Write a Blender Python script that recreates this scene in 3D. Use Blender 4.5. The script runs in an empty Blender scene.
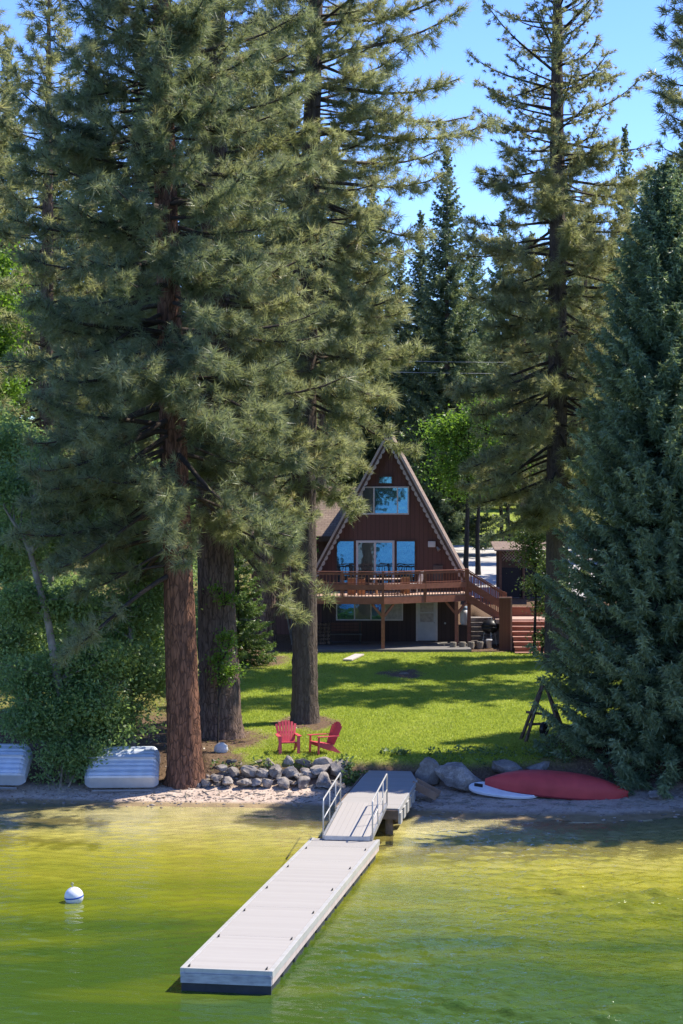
import bpy, bmesh, math, random
import numpy as np
from mathutils import Vector, Matrix
R = math.radians
SC = bpy.context.scene
COL = SC.collection
F, CX, HY, CZ = 2000.0, 341.5, 480.0, 10.0      # focal length (px), centre column, horizon row, camera height

def X(px, Y): return (px - CX) * Y / F
def Z(py, Y): return CZ - (py - HY) * Y / F

# ------------------------------------------------------------------ camera, light, world
cam = bpy.data.cameras.new('camera'); co = bpy.data.objects.new('camera', cam); COL.objects.link(co)
co.location = (0, 0, CZ); co.rotation_euler = (R(90), 0, 0)
cam.sensor_fit = 'VERTICAL'; cam.sensor_height = 36; cam.sensor_width = 24
cam.lens = F * 36 / 1024; cam.shift_y = -(512 - HY) / 1024; cam.clip_end = 8000; cam.clip_start = .5
SC.camera = co
SUN_EL, SUN_AZ = 55.0, 22.0      # azimuth measured from +X towards +Y (right, slightly behind the house)
s = Vector((math.cos(R(SUN_EL)) * math.cos(R(SUN_AZ)), math.cos(R(SUN_EL)) * math.sin(R(SUN_AZ)), math.sin(R(SUN_EL))))
sl = bpy.data.lights.new('sun', 'SUN'); sl.energy = 3.4; sl.angle = R(.53); sl.color = (1, .92, .78)
so = bpy.data.objects.new('sun', sl); COL.objects.link(so); so.rotation_euler = s.to_track_quat('Z', 'Y').to_euler()
w = bpy.data.worlds.new('World'); SC.world = w; w.use_nodes = True
nt = w.node_tree; nt.nodes.clear()
sky = nt.nodes.new('ShaderNodeTexSky'); sky.sky_type = 'NISHITA'; sky.sun_disc = False
sky.sun_elevation = R(SUN_EL); sky.sun_rotation = R(90 - SUN_AZ); sky.altitude = 1500; sky.air_density = .8; sky.dust_density = .05; sky.ozone_density = 5.5
bg = nt.nodes.new('ShaderNodeBackground'); bg.inputs[1].default_value = .15
wo = nt.nodes.new('ShaderNodeOutputWorld'); hs = nt.nodes.new('ShaderNodeHueSaturation'); hs.inputs['Hue'].default_value = .513; hs.inputs['Saturation'].default_value = 1.12; hs.inputs['Value'].default_value = .92; nt.links.new(sky.outputs[0], hs.inputs['Color']); nt.links.new(hs.outputs[0], bg.inputs[0]); nt.links.new(bg.outputs[0], wo.inputs[0])
SC.view_settings.view_transform = 'Standard'; SC.view_settings.look = 'None'; SC.view_settings.gamma = 1
SC.view_settings.exposure = 1.42
SC.render.engine = 'CYCLES'
SC.cycles.max_bounces = 12; SC.cycles.transparent_max_bounces = 8; SC.cycles.diffuse_bounces = 7; SC.cycles.glossy_bounces = 4
SC.cycles.caustics_reflective = False; SC.cycles.caustics_refractive = False
SC.cycles.use_denoising = True; SC.cycles.denoiser = 'OPENIMAGEDENOISE'; SC.cycles.denoising_input_passes = 'RGB_ALBEDO_NORMAL'; SC.cycles.denoising_prefilter = 'NONE'; SC.cycles.sample_clamp_indirect = 8; SC.cycles.sample_clamp_direct = 12

# ------------------------------------------------------------------ materials
class NT:
    def __init__(s, name):
        s.m = bpy.data.materials.new(name); s.m.use_nodes = True; s.t = s.m.node_tree; s.t.nodes.clear()
        s.out = s.n('ShaderNodeOutputMaterial')
    def n(s, typ, **kw):
        o = s.t.nodes.new(typ)
        for k, v in kw.items(): setattr(o, k, v)
        return o
    def l(s, a, b): s.t.links.new(a, b)
    def val(s, inp, v):
        if hasattr(v, 'is_linked') or isinstance(v, bpy.types.NodeSocket): s.l(v, inp)
        else: inp.default_value = v
    def coord(s, scale=(1, 1, 1), which='Object'):
        c = s.n('ShaderNodeTexCoord'); m = s.n('ShaderNodeMapping'); m.inputs['Scale'].default_value = scale
        s.l(c.outputs[which], m.inputs[0]); return m.outputs[0]
    def noise(s, vec, scale, detail=4, rough=.55):
        t = s.n('ShaderNodeTexNoise'); s.l(vec, t.inputs['Vector']); t.inputs['Scale'].default_value = scale
        t.inputs['Detail'].default_value = detail; t.inputs['Roughness'].default_value = rough; return t.outputs[0]
    def ramp(s, fac, stops):
        r = s.n('ShaderNodeValToRGB'); e = r.color_ramp.elements
        while len(e) < len(stops): e.new(.5)
        for el, (p, c) in zip(e, stops): el.position = p; el.color = (c[0], c[1], c[2], 1)
        s.l(fac, r.inputs[0]); return r.outputs[0]
    def mix(s, fac, a, b, blend='MIX'):
        m = s.n('ShaderNodeMix', data_type='RGBA', blend_type=blend)
        s.val(m.inputs[0], fac)
        for i, v in ((6, a), (7, b)):
            if isinstance(v, bpy.types.NodeSocket): s.l(v, m.inputs[i])
            else: m.inputs[i].default_value = (v[0], v[1], v[2], 1)
        return m.outputs[2]
    def math(s, op, a, b=0.0, clamp=False):
        m = s.n('ShaderNodeMath', operation=op, use_clamp=clamp); s.val(m.inputs[0], a); s.val(m.inputs[1], b); return m.outputs[0]
    def bump(s, h, strength=.5, dist=.02):
        b = s.n('ShaderNodeBump'); b.inputs['Strength'].default_value = strength; b.inputs['Distance'].default_value = dist
        s.l(h, b.inputs['Height']); return b.outputs[0]
    def attr(s, name):
        a = s.n('ShaderNodeAttribute'); a.attribute_name = name; return a.outputs['Fac']
    def bsdf(s, color, rough=.8, normal=None, spec=.3, metal=0.0):
        p = s.n('ShaderNodeBsdfPrincipled')
        if isinstance(color, bpy.types.NodeSocket): s.l(color, p.inputs['Base Color'])
        else: p.inputs['Base Color'].default_value = (*color[:3], 1)
        s.val(p.inputs['Roughness'], rough); p.inputs['Specular IOR Level'].default_value = spec; p.inputs['Metallic'].default_value = metal
        if normal is not None: s.l(normal, p.inputs['Normal'])
        return p.outputs[0]
    def done(s, sh): s.l(sh, s.out.inputs[0]); return s.m

def simple(name, c1, c2=None, scale=3, rough=.7, bump=.3, bscale=None, stretch=(1, 1, 1), spec=.3, metal=0.0, dist=.01):
    t = NT(name); v = t.coord(stretch); n = t.noise(v, scale, 5)
    c2 = c2 or tuple(x * .7 for x in c1)
    col = t.ramp(n, [(.3, c2), (.7, c1)])
    nb = t.noise(v, bscale or scale * 4, 4)
    return t.done(t.bsdf(col, rough, t.bump(nb, bump, dist), spec, metal))

def foliage_mat(name, dark, mid, light, transl=.3, rough=.42, spec=.5, brown=None):
    t = NT(name); a = t.attr('tint')
    col = t.ramp(a, [(0, dark), (.5, mid), (.93, light), (1.0, brown or light)])
    d = t.bsdf(col, rough, None, spec)
    tr = t.n('ShaderNodeBsdfTranslucent'); t.l(t.mix(.5, col, (light[0] * 1.3, light[1] * 1.4, light[2] * .8)), tr.inputs[0])
    m = t.n('ShaderNodeMixShader'); m.inputs[0].default_value = transl; t.l(d, m.inputs[1]); t.l(tr.outputs[0], m.inputs[2])
    return t.done(m.outputs[0])

def bark_mat(name, ridge, crev, patch, sx=9, sz=2.4, bump=.9):
    t = NT(name); v = t.coord((1, 1, sz / sx))
    nz = t.noise(v, 3, 3); wv = t.n('ShaderNodeMix', data_type='VECTOR'); wv.inputs[0].default_value = .10
    t.l(v, wv.inputs[4]); tn = t.n('ShaderNodeTexNoise'); t.l(v, tn.inputs[0]); tn.inputs['Scale'].default_value = 4; t.l(tn.outputs[1], wv.inputs[5])
    vo = t.n('ShaderNodeTexVoronoi', feature='DISTANCE_TO_EDGE'); t.l(wv.outputs[1], vo.inputs['Vector']); vo.inputs['Scale'].default_value = sx
    fur = t.noise(t.coord((1, 1, .16)), 11, 4, .6)
    e = t.math('MULTIPLY', t.ramp(vo.outputs['Distance'], [(.0, (.25, .25, .25)), (.10, (1, 1, 1))]), t.ramp(fur, [(.36, (.15, .15, .15)), (.52, (1, 1, 1))]))
    fine = t.noise(t.coord((1, 1, .25)), 22, 5)
    c = t.mix(nz, ridge, patch); c = t.mix(t.math('MULTIPLY', fine, .6), c, tuple(x * .5 for x in ridge))
    c = t.mix(e, crev, c)
    h = t.math('ADD', t.math('MULTIPLY', e, .7), t.math('MULTIPLY', fine, .5))
    return t.done(t.bsdf(c, .9, t.bump(h, bump, .05), .1))

M = {}
M['bark_red'] = bark_mat('ponderosa bark', (.30, .15, .095), (.06, .034, .026), (.20, .105, .072))
M['bark_dark'] = bark_mat('old pine bark', (.28, .19, .15), (.07, .05, .042), (.20, .145, .115))
M['bark_grey'] = bark_mat('grey pine bark', (.175, .138, .115), (.07, .052, .044), (.13, .104, .088), 12, 3, .6)
M['bark_alder'] = simple('alder bark', (.30, .27, .23), (.14, .12, .10), 5, .8, .4, stretch=(1, 1, .5))
M['bark_thin'] = simple('young maple bark', (.05, .042, .034), (.025, .02, .017), 6, .85, .5, stretch=(1, 1, .3))
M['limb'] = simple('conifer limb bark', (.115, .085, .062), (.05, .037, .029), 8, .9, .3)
M['limb_dark'] = simple('shaded limb bark', (.07, .052, .04), (.035, .027, .022), 8, .9, .3)  # darker copy of the limb bark, with shade put into the colour
M['pine'] = foliage_mat('ponderosa needles', (.08, .108, .055), (.225, .25, .132), (.45, .45, .275), .5, brown=(.20, .13, .06))
M['pine_blue'] = foliage_mat('bluish pine needles', (.07, .105, .064), (.175, .215, .125), (.34, .355, .21), .47, brown=(.18, .12, .06))
M['pine_far'] = foliage_mat('distant pine needles', (.08, .105, .05), (.225, .24, .125), (.43, .42, .24), .5, brown=(.17, .13, .06))
M['spruce'] = foliage_mat('blue spruce sprays', (.07, .125, .075), (.17, .24, .14), (.36, .43, .24), .36)
M['spruce_far'] = foliage_mat('fir sprays', (.07, .11, .065), (.145, .195, .11), (.28, .32, .17), .38)
M['spruce_lit'] = foliage_mat('sunlit young fir sprays', (.06, .11, .03), (.12, .19, .05), (.20, .28, .08), .35)  # yellow green of sunlit sprays put into the colour
M['leaf_bright'] = foliage_mat('maple leaves', (.05, .115, .014), (.10, .20, .026), (.22, .34, .05), .5, .45)
M['leaf_alder'] = foliage_mat('alder leaves', (.08, .15, .055), (.17, .27, .10), (.34, .43, .18), .5, .45, .4)
M['leaf_shrub'] = foliage_mat('shrub leaves', (.05, .09, .025), (.10, .16, .045), (.19, .26, .08), .4)
M['grass'] = foliage_mat('lawn blades', (.18, .25, .025), (.30, .38, .045), (.48, .50, .13), .5)
M['siding'] = None

# ------------------------------------------------------------------ mesh helpers
def mesh_np(name, V, Fc, mat=None, parent=None, smooth=False, attrs=None):
    V = np.asarray(V, np.float32); Fc = np.asarray(Fc, np.int32); n, k = Fc.shape
    me = bpy.data.meshes.new(name); me.vertices.add(len(V)); me.vertices.foreach_set('co', V.ravel())
    me.loops.add(n * k); me.loops.foreach_set('vertex_index', Fc.ravel())
    me.polygons.add(n); me.polygons.foreach_set('loop_start', np.arange(0, n * k, k, dtype=np.int32))
    me.polygons.foreach_set('loop_total', np.full(n, k, np.int32))
    if smooth: me.polygons.foreach_set('use_smooth', np.ones(n, bool))
    for an, (dom, arr) in (attrs or {}).items():
        a = me.attributes.new(an, 'FLOAT', dom); a.data.foreach_set('value', np.asarray(arr, np.float32).ravel())
    me.update(calc_edges=True)
    if mat: me.materials.append(mat)
    o = bpy.data.objects.new(name, me); COL.objects.link(o)
    if parent: o.parent = parent
    return o

class MB:
    def __init__(s): s.v = []; s.f = []
    def add(s, vs, fs):
        b = len(s.v); s.v += [tuple(v) for v in vs]; s.f += [tuple(i + b for i in f) for f in fs]; return s
    def box(s, x0, x1, y0, y1, z0, z1):
        return s.add([(x0, y0, z0), (x1, y0, z0), (x1, y1, z0), (x0, y1, z0), (x0, y0, z1), (x1, y0, z1), (x1, y1, z1), (x0, y1, z1)],
                     [(0, 3, 2, 1), (4, 5, 6, 7), (0, 1, 5, 4), (1, 2, 6, 5), (2, 3, 7, 6), (3, 0, 4, 7)])
    def beam(s, a, b, wx, wz, up=(0, 0, 1)):      # rectangular bar from a to b
        a, b = Vector(a), Vector(b); d = (b - a).normalized(); u = Vector(up)
        if abs(d.dot(u)) > .95: u = Vector((0, 1, 0))
        sd = d.cross(u).normalized(); u = sd.cross(d)
        vs = []
        for p in (a, b):
            for i, j in ((-1, -1), (1, -1), (1, 1), (-1, 1)): vs.append(p + sd * i * wx / 2 + u * j * wz / 2)
        return s.add(vs, [(0, 1, 2, 3), (7, 6, 5, 4), (0, 4, 5, 1), (1, 5, 6, 2), (2, 6, 7, 3), (3, 7, 4, 0)])
    def prism(s, pts, off):                        # extrude a closed polygon along a vector
        n = len(pts); off = Vector(off); a = [Vector(p) for p in pts]
        vs = a + [p + off for p in a]
        return s.add(vs, [tuple(range(n))[::-1], tuple(range(n, 2 * n))] + [(i, (i + 1) % n, n + (i + 1) % n, n + i) for i in range(n)])
    def tube(s, pts, rad, n=8, cap=True):
        pts = [Vector(p) for p in pts]
        if not hasattr(rad, '__len__'): rad = [rad] * len(pts)
        rings = []; ref = Vector((.31, .17, .93))
        for i, p in enumerate(pts):
            d = (pts[min(i + 1, len(pts) - 1)] - pts[max(i - 1, 0)]).normalized()
            if abs(d.dot(ref)) > .98: ref = Vector((1, 0, .1))
            a = d.cross(ref).normalized(); b = d.cross(a)
            rings.append([p + (a * math.cos(2 * math.pi * k / n) + b * math.sin(2 * math.pi * k / n)) * rad[i] for k in range(n)])
        vs = [v for r in rings for v in r]; fs = []
        for i in range(len(pts) - 1):
            for k in range(n): fs.append((i * n + k, i * n + (k + 1) % n, (i + 1) * n + (k + 1) % n, (i + 1) * n + k))
        if cap: fs += [tuple(range(n))[::-1], tuple(range((len(pts) - 1) * n, len(pts) * n))]
        return s.add(vs, fs)
    def lathe(s, prof, n=24, c=(0, 0, 0)):
        vs = []; fs = []
        for r, z in prof:
            for k in range(n): vs.append((c[0] + r * math.cos(2 * math.pi * k / n), c[1] + r * math.sin(2 * math.pi * k / n), c[2] + z))
        for i in range(len(prof) - 1):
            for k in range(n): fs.append((i * n + k, i * n + (k + 1) % n, (i + 1) * n + (k + 1) % n, (i + 1) * n + k))
        fs += [tuple(range(n))[::-1], tuple(range((len(prof) - 1) * n, len(prof) * n))]
        return s.add(vs, fs)
    def build(s, name, mat, parent=None, smooth=False, bevel=0.0, loc=None):
        me = bpy.data.meshes.new(name); me.from_pydata([tuple(v) for v in s.v], [], s.f)
        bm = bmesh.new(); bm.from_mesh(me); bmesh.ops.recalc_face_normals(bm, faces=bm.faces)
        if bevel: bmesh.ops.bevel(bm, geom=bm.edges[:], offset=bevel, segments=1, affect='EDGES', clamp_overlap=True)
        bm.to_mesh(me); bm.free()
        if smooth:
            for p in me.polygons: p.use_smooth = True
        me.materials.append(mat); o = bpy.data.objects.new(name, me); COL.objects.link(o)
        if parent: o.parent = parent
        if loc: o.location = loc
        return o

def tag(o, label, cat, group=None, kind=None):
    if label: o['label'] = label
    if cat: o['category'] = cat
    if group: o['group'] = group
    if kind: o['kind'] = kind
    return o
def thing(name, loc, label, cat, rz=0.0, group=None):
    o = bpy.data.objects.new(name, None); COL.objects.link(o); o.location = loc; o.rotation_euler = (0, 0, rz); o.empty_display_size = .3
    return tag(o, label, cat, group)
def dup(root, loc, rz, scale, label, group=None):
    r = root.copy(); COL.objects.link(r); r.location = loc; r.rotation_euler = (0, 0, rz); r.scale = scale; r['label'] = label
    if group: r['group'] = group
    elif 'group' in r: del r['group']
    for ch in list(root.children):
        c = ch.copy(); COL.objects.link(c); c.parent = r
        for g in list(ch.children):
            d = g.copy(); COL.objects.link(d); d.parent = c
    return r

# ------------------------------------------------------------------ terrain
SHX = [-60, -11, -7, -2, 0, 1.2, 2.5, 5, 8, 10, 12.5, 15, 19, 60]
SHY = [64, 62.2, 61.4, 61.0, 60.4, 59.8, 59.3, 58.7, 58.4, 59.3, 59.4, 56, 53, 50]
BKX = [-60, -9, -6, -4.6, 0, 2.2, 4, 9, 12.5, 15, 19, 60]
BKY = [65, 63.2, 62.8, 62.7, 62.8, 63.2, 62.6, 62.5, 62.5, 58.5, 55.5, 53]
HLY = [0, 100, 104, 110, 118, 150, 182, 260, 420, 1200]
HLZ = [1.85, 1.85, 2.7, 4.05, 4.62, 5.1, 6.3, 9, 14, 30]
def ss(a, b, x): t = np.clip((x - a) / (b - a), 0, 1); return t * t * (3 - 2 * t)
def hnoise(x, y):
    return (np.sin(x * 1.3 + .7 * y) * np.cos(y * 1.1 - .4 * x) + .6 * np.sin(2.7 * x - 1.9 * y + 1) + .4 * np.sin(5.1 * x + 4.3 * y)) / 2
def ground_z(x, y):
    x = np.asarray(x, float); y = np.asarray(y, float)
    sh = np.interp(x, SHX, SHY); bk = np.interp(x, BKX, BKY)
    d = sh - y
    bottom = -(np.clip(d, 0, 3) * .11 + np.clip(d - 3, 0, 40) * .075 + np.clip(d - 43, 0, 400) * .12)
    t = np.clip((y - sh) / np.maximum(bk - sh, .3), 0, 1)
    beach = .36 * t + .02 * hnoise(x * 1.7, y * 1.7) * (t > 0)
    bw = np.where(x < -4.6, 3.0, 1.3)
    lawn = 1.13 + np.clip(y - 64, 0, 31) * .0215 + np.clip(y - 95, 0, 5) * .01 + .03 * hnoise(x * .35, y * .35)
    b = ss(0, 1, np.clip((y - bk) / bw, 0, 1))
    land = beach + (lawn - beach) * b + .04 * hnoise(x * 2.1, y * 2.3) * np.sin(np.pi * b)
    hill = np.interp(y, HLY, HLZ)
    terr = ss(97.6, 97.9, y - np.where(x < 8.2, 1.9, 0)) * ss(6.2, 6.9, x) * 3.2
    land = np.where(y > 97, np.maximum(land, np.maximum(hill, terr)), land)
    land = land
    return np.where(d > 0, bottom, land)
def gz(x, y): return float(ground_z(np.array([x]), np.array([y]))[0])

def axis(segs):
    out = []
    for a, b, st in segs: out += list(np.arange(a, b - 1e-6, st))
    return np.array(out + [segs[-1][1]])
xs = axis([(-900, -120, 60), (-120, -30, 5), (-30, -14, 1), (-14, 14, .2), (14, 30, 1), (30, 120, 5), (120, 900, 60)])
ys = axis([(-1500, -100, 100), (-100, 20, 10), (20, 50, 1), (50, 68, .15), (68, 102, .35), (102, 150, 1), (150, 300, 5), (300, 1500, 60)])
GX, GY = np.meshgrid(xs, ys); GZ = ground_z(GX, GY)
nx, ny = len(xs), len(ys); ii, jj = np.meshgrid(np.arange(nx - 1), np.arange(ny - 1))
b0 = (jj * nx + ii).ravel(); GF = np.stack([b0, b0 + 1, b0 + nx + 1, b0 + nx], 1)
def zones(x, y):
    sh = np.interp(x, SHX, SHY); bk = np.interp(x, BKX, BKY)
    grass = ss(.7, 1.15, y - bk) * (1 - ss(94.9, 95.4, y) * (y < 112) * (x > -6)) 
    grass = grass * ss(-5.2, -3.6, x + .35 * hnoise(x * 2, y * 2)) * (1 - .0 * x)
    grass = np.where(y > 150, 1.0, grass); grass = np.where((x < -4.5) & (y > 72), np.maximum(grass, .3 * ss(72, 76, y)), grass)
    for (tx, ty, tr) in ((-1.3, 71.7, 1.3), (-4.2, 68, 2.0), (-3.6, 98, 2.3), (2.6, 86.5, 1.05), (-4.4, 92, 2.4), (-4.3, 64.6, 1.3), (10.2, 64.5, 4.6)):
        grass = grass * ss(tr * .55, tr * 1.15, np.hypot(x - tx, (y - ty) * .6) + .4 * hnoise(x * 2.3, y * 1.3))
    sand = ss(-.3, .1, y - sh) * (1 - ss(-.1, .5, y - bk))
    return grass, sand
gg, gs = zones(GX, GY)
def ground_mat():
    t = NT('shore soil sand and lawn'); v = t.coord((1, 1, 1))
    big = t.noise(v, .35, 4); mid = t.noise(v, 2.2, 5); fine = t.noise(v, 14, 6, .7)
    sep = t.n('ShaderNodeSeparateXYZ'); t.l(v, sep.inputs[0]); z = sep.outputs[2]
    dirt = t.ramp(fine, [(.3, (.055, .036, .024)), (.55, (.14, .092, .06)), (.75, (.24, .17, .115))])
    sand = t.ramp(t.math('ADD', t.math('MULTIPLY', fine, .6), t.math('MULTIPLY', mid, .4)), [(.36, (.24, .18, .15)), (.47, (.43, .335, .275)), (.62, (.54, .44, .36))])
    wet = t.ramp(mid, [(.3, (.20, .15, .09)), (.7, (.32, .235, .13))])
    zw = t.n('ShaderNodeMapRange'); t.l(z, zw.inputs[0]); zw.inputs[1].default_value = .06; zw.inputs[2].default_value = .11
    sand = t.mix(zw.outputs[0], wet, sand)
    grass = t.ramp(t.math('ADD', t.math('MULTIPLY', big, .5), t.math('MULTIPLY', fine, .5)), [(.35, (.16, .21, .03)), (.55, (.24, .29, .04)), (.72, (.36, .35, .13))])
    c = t.mix(t.attr('sand'), dirt, sand)
    c = t.mix(t.attr('grass'), c, grass)
    # lake bottom: sand thinning out under green algae with depth
    dp = t.math('ADD', t.math('MULTIPLY', z, -1.0), t.math('MULTIPLY', t.math('SUBTRACT', big, .5), .5))
    bot = t.ramp(t.math('DIVIDE', dp, 3.0), [(.0, (.50, .39, .23)), (.07, (.64, .53, .30)), (.17, (.50, .44, .12)), (.36, (.28, .285, .02)), (.6, (.06, .115, .008)), (1, (.008, .02, .02))])
    mot = t.noise(t.coord((.6, 1.0, 1)), 1.6, 6, .7)
    bot = t.mix(t.math('MULTIPLY', t.ramp(mot, [(.42, (0, 0, 0)), (.62, (1, 1, 1))]), .75), bot, t.mix(.5, bot, (.04, .06, .01)))
    under = t.math('LESS_THAN', z, 0.0)
    c = t.mix(under, c, bot)
    h = t.math('ADD', t.math('MULTIPLY', fine, .5), mid)
    return t.done(t.bsdf(c, .95, t.bump(h, .6, .06), .1))
ground = mesh_np('ground', np.stack([GX, GY, GZ], 2).reshape(-1, 3), GF, ground_mat(), smooth=True, attrs={'grass': ('POINT', gg), 'sand': ('POINT', gs)})
tag(ground, None, None, kind='structure')

# water: rippled sheet reaching the far shore
def water_mesh():
    rng = np.random.RandomState(5)
    X_ = axis([(-900, -100, 40), (-100, -14, 4), (-14, 14, .06), (14, 100, 4), (100, 900, 40)])
    Y_ = axis([(-1400, -50, 50), (-50, 30, 5), (30, 66, .052)])
    wx, wy = np.meshgrid(X_, Y_); h = np.zeros_like(wx)
    calm = .28 + .72 * ss(-1.2, 3.5, wx - (wy - 39) * .165 + .5 * np.sin(wy * .5))
    patch = .75 + .35 * np.sin(wy * .45 + .2 * wx + 1.0) * np.cos(wx * .3 - .12 * wy)
    for i in range(34):
        lam = .2 * (1.14 ** (i % 17)); a = rng.normal(R(82), R(26)); k = 2 * np.pi / lam
        h += (.023 if lam < .75 else .0045) * lam * np.sin(k * (np.cos(a) * wx + np.sin(a) * wy) + rng.uniform(0, 6.3)) * (1 + .5 * np.sin(.35 * wx * rng.uniform(.5, 1.5) + .5 * wy + rng.uniform(0, 6)))
    inner = (np.abs(wx) < 14) & (wy > 30)
    h = h * calm * patch * inner * (1 + .9 * np.exp(-((wx - 3.7) / 1.7) ** 2 - ((wy - 56.3) / 1.3) ** 2))
    sh = np.interp(wx, SHX, SHY); h *= np.clip((sh + .6 - wy) / 3.5, .25, 1)
    n1, n2 = len(X_), len(Y_); i1, j1 = np.meshgrid(np.arange(n1 - 1), np.arange(n2 - 1)); b = (j1 * n1 + i1).ravel()
    t = NT('lake water'); v = t.coord((1, 1.8, 1))
    na = t.noise(v, 3.2, 3, .6); nb = t.noise(t.coord((1, 2.4, 1)), 9, 2, .6)
    sep = t.n('ShaderNodeSeparateXYZ'); t.l(t.coord((1, 1, 1)), sep.inputs[0])
    rt = t.n('ShaderNodeMapRange'); t.l(sep.outputs[0], rt.inputs[0]); rt.inputs[1].default_value = -2.5; rt.inputs[2].default_value = 3.5; rt.inputs[3].default_value = .25; rt.inputs[4].default_value = 1.0
    hh = t.math('MULTIPLY', t.math('ADD', na, t.math('MULTIPLY', nb, .45)), rt.outputs[0])
    nrm = t.bump(hh, .8, .05)
    fr = t.n('ShaderNodeFresnel'); fr.inputs[0].default_value = 1.33; t.l(nrm, fr.inputs[1])
    tp = t.n('ShaderNodeBsdfTransparent'); tp.inputs[0].default_value = (.93, .98, .86, 1)
    gl = t.n('ShaderNodeBsdfGlossy'); gl.inputs['Roughness'].default_value = .04; t.l(nrm, gl.inputs['Normal']); gl.inputs[0].default_value = (.95, .97, 1, 1)
    df = t.n('ShaderNodeBsdfDiffuse'); bigw = t.noise(t.coord((.35, 1, 1)), .5, 3); mk = t.math('ADD', t.attr('murk'), t.math('MULTIPLY', t.math('SUBTRACT', bigw, .5), .35)); t.l(t.ramp(mk, [(.22, (.47, .38, .12)), (.50, (.33, .305, .024)), (.70, (.155, .185, .01)), (.83, (.045, .09, .012))]), df.inputs[0]); t.l(nrm, df.inputs['Normal'])
    body = t.n('ShaderNodeMixShader'); t.l(t.attr('murk'), body.inputs[0]); t.l(tp.outputs[0], body.inputs[1]); t.l(df.outputs[0], body.inputs[2])
    mx = t.n('ShaderNodeMixShader'); t.l(fr.outputs[0], mx.inputs[0]); t.l(body.outputs[0], mx.inputs[1]); t.l(gl.outputs[0], mx.inputs[2])
    o = mesh_np('water', np.stack([wx, wy, h], 2).reshape(-1, 3), np.stack([b, b + 1, b + n1 + 1, b + n1], 1), t.done(mx.outputs[0]), smooth=True, attrs={'murk': ('POINT', .9 * (1 - np.exp(-(np.clip(-ground_z(wx, wy), 0, 50) / .78) ** 1.35)))})
    tag(o, None, None, kind='structure')
water_mesh()

# driveway behind the cabin
dm = MB(); dys = [108, 110, 114, 118, 124, 130, 136, 142, 149.5]
dxe = [6.6, 60]
for y in dys:
    for x in dxe: dm.v.append((x, y, float(np.interp(y, HLY, HLZ)) + .03))
dm.f = [(2 * i, 2 * i + 1, 2 * i + 3, 2 * i + 2) for i in range(len(dys) - 1)]
tag(dm.build('driveway', simple('driveway concrete', (.46, .44, .42), (.37, .355, .34), .8, .9, .2, 20)), None, None, kind='structure')

# ------------------------------------------------------------------ foliage generators
def unit(a): return a / np.maximum(np.linalg.norm(a, axis=-1, keepdims=True), 1e-9)
def needles(rng, C, D, Rd, tint, k=28, spread=.85, w=.017):
    n = len(C); C = np.repeat(C, k, 0); D = np.repeat(D, k, 0); Rr = np.repeat(Rd, k) * rng.uniform(.65, 1.1, n * k); T = np.repeat(tint, k)
    d = unit(D + rng.normal(0, spread, (n * k, 3))); sd = unit(np.cross(d, rng.normal(0, 1, (n * k, 3)))) * (w * rng.uniform(.7, 1.3, (n * k, 1)))
    base = C + d * (Rr * .08)[:, None] - D * (rng.uniform(0, .8, n * k) * Rr)[:, None]
    tip = base + d * Rr[:, None]; tip[:, 2] -= .12 * Rr
    V = np.stack([base - sd, base + sd, tip], 1).reshape(-1, 3)
    return V, np.clip(T + rng.normal(0, .06, n * k), 0, 1)
def leaves(rng, C, size, tint, flat=.6):
    n = len(C); nrm = unit(rng.normal(0, 1, (n, 3)) * (1 - flat * .5) + np.array([0, 0, flat])); a = unit(np.cross(nrm, rng.normal(0, 1, (n, 3)))); b = np.cross(nrm, a)
    s = (size * rng.uniform(.6, 1.25, n))[:, None]
    V = np.stack([C - a * s, C - b * s * .55 - a * s * .1, C + a * s, C + b * s * .55 - a * s * .1], 1).reshape(-1, 3)
    return V, np.clip(tint, 0, 1)

def trunk_mesh(seed, pts, rads, n=36, rough=.06, flare=.35):
    rng = np.random.RandomState(seed); pts = np.array(pts, float); rads = np.array(rads, float)
    hs = np.concatenate([[0], np.cumsum(np.linalg.norm(np.diff(pts, axis=0), axis=1))])
    u = np.concatenate([np.arange(0, 3, .12), np.arange(3, hs[-1], .45), [hs[-1]]])
    P = np.stack([np.interp(u, hs, pts[:, i]) for i in range(3)], 1); r = np.interp(u, hs, rads)
    th = np.linspace(0, 2 * np.pi, n, endpoint=False)
    ph = rng.uniform(0, 6.28, 12); lob = sum(np.cos((3 + j) * th + ph[j]) for j in range(3)) / 3
    fl = np.exp(-u / .55) * flare
    rr = r[:, None] * (1 + fl[:, None] * (.75 + .6 * lob[None]) + rough * .5 * np.sin(13 * th[None] + ph[4] + .9 * np.sin(u[:, None] * 1.3 + ph[5])) + rough * .5 * np.sin(21 * th[None] + ph[6] - 1.4 * np.sin(u[:, None] * .9)) + rough * .4 * rng.normal(0, 1, (len(u), n)))
    V = P[:, None, :] + np.stack([rr * np.cos(th), rr * np.sin(th), np.zeros_like(rr)], 2)
    m = len(u); i, j = np.meshgrid(np.arange(n), np.arange(m - 1)); a = (j * n + i).ravel(); b = (j * n + (i + 1) % n).ravel()
    return V.reshape(-1, 3), np.stack([a, b, b + n, a + n], 1)

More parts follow.
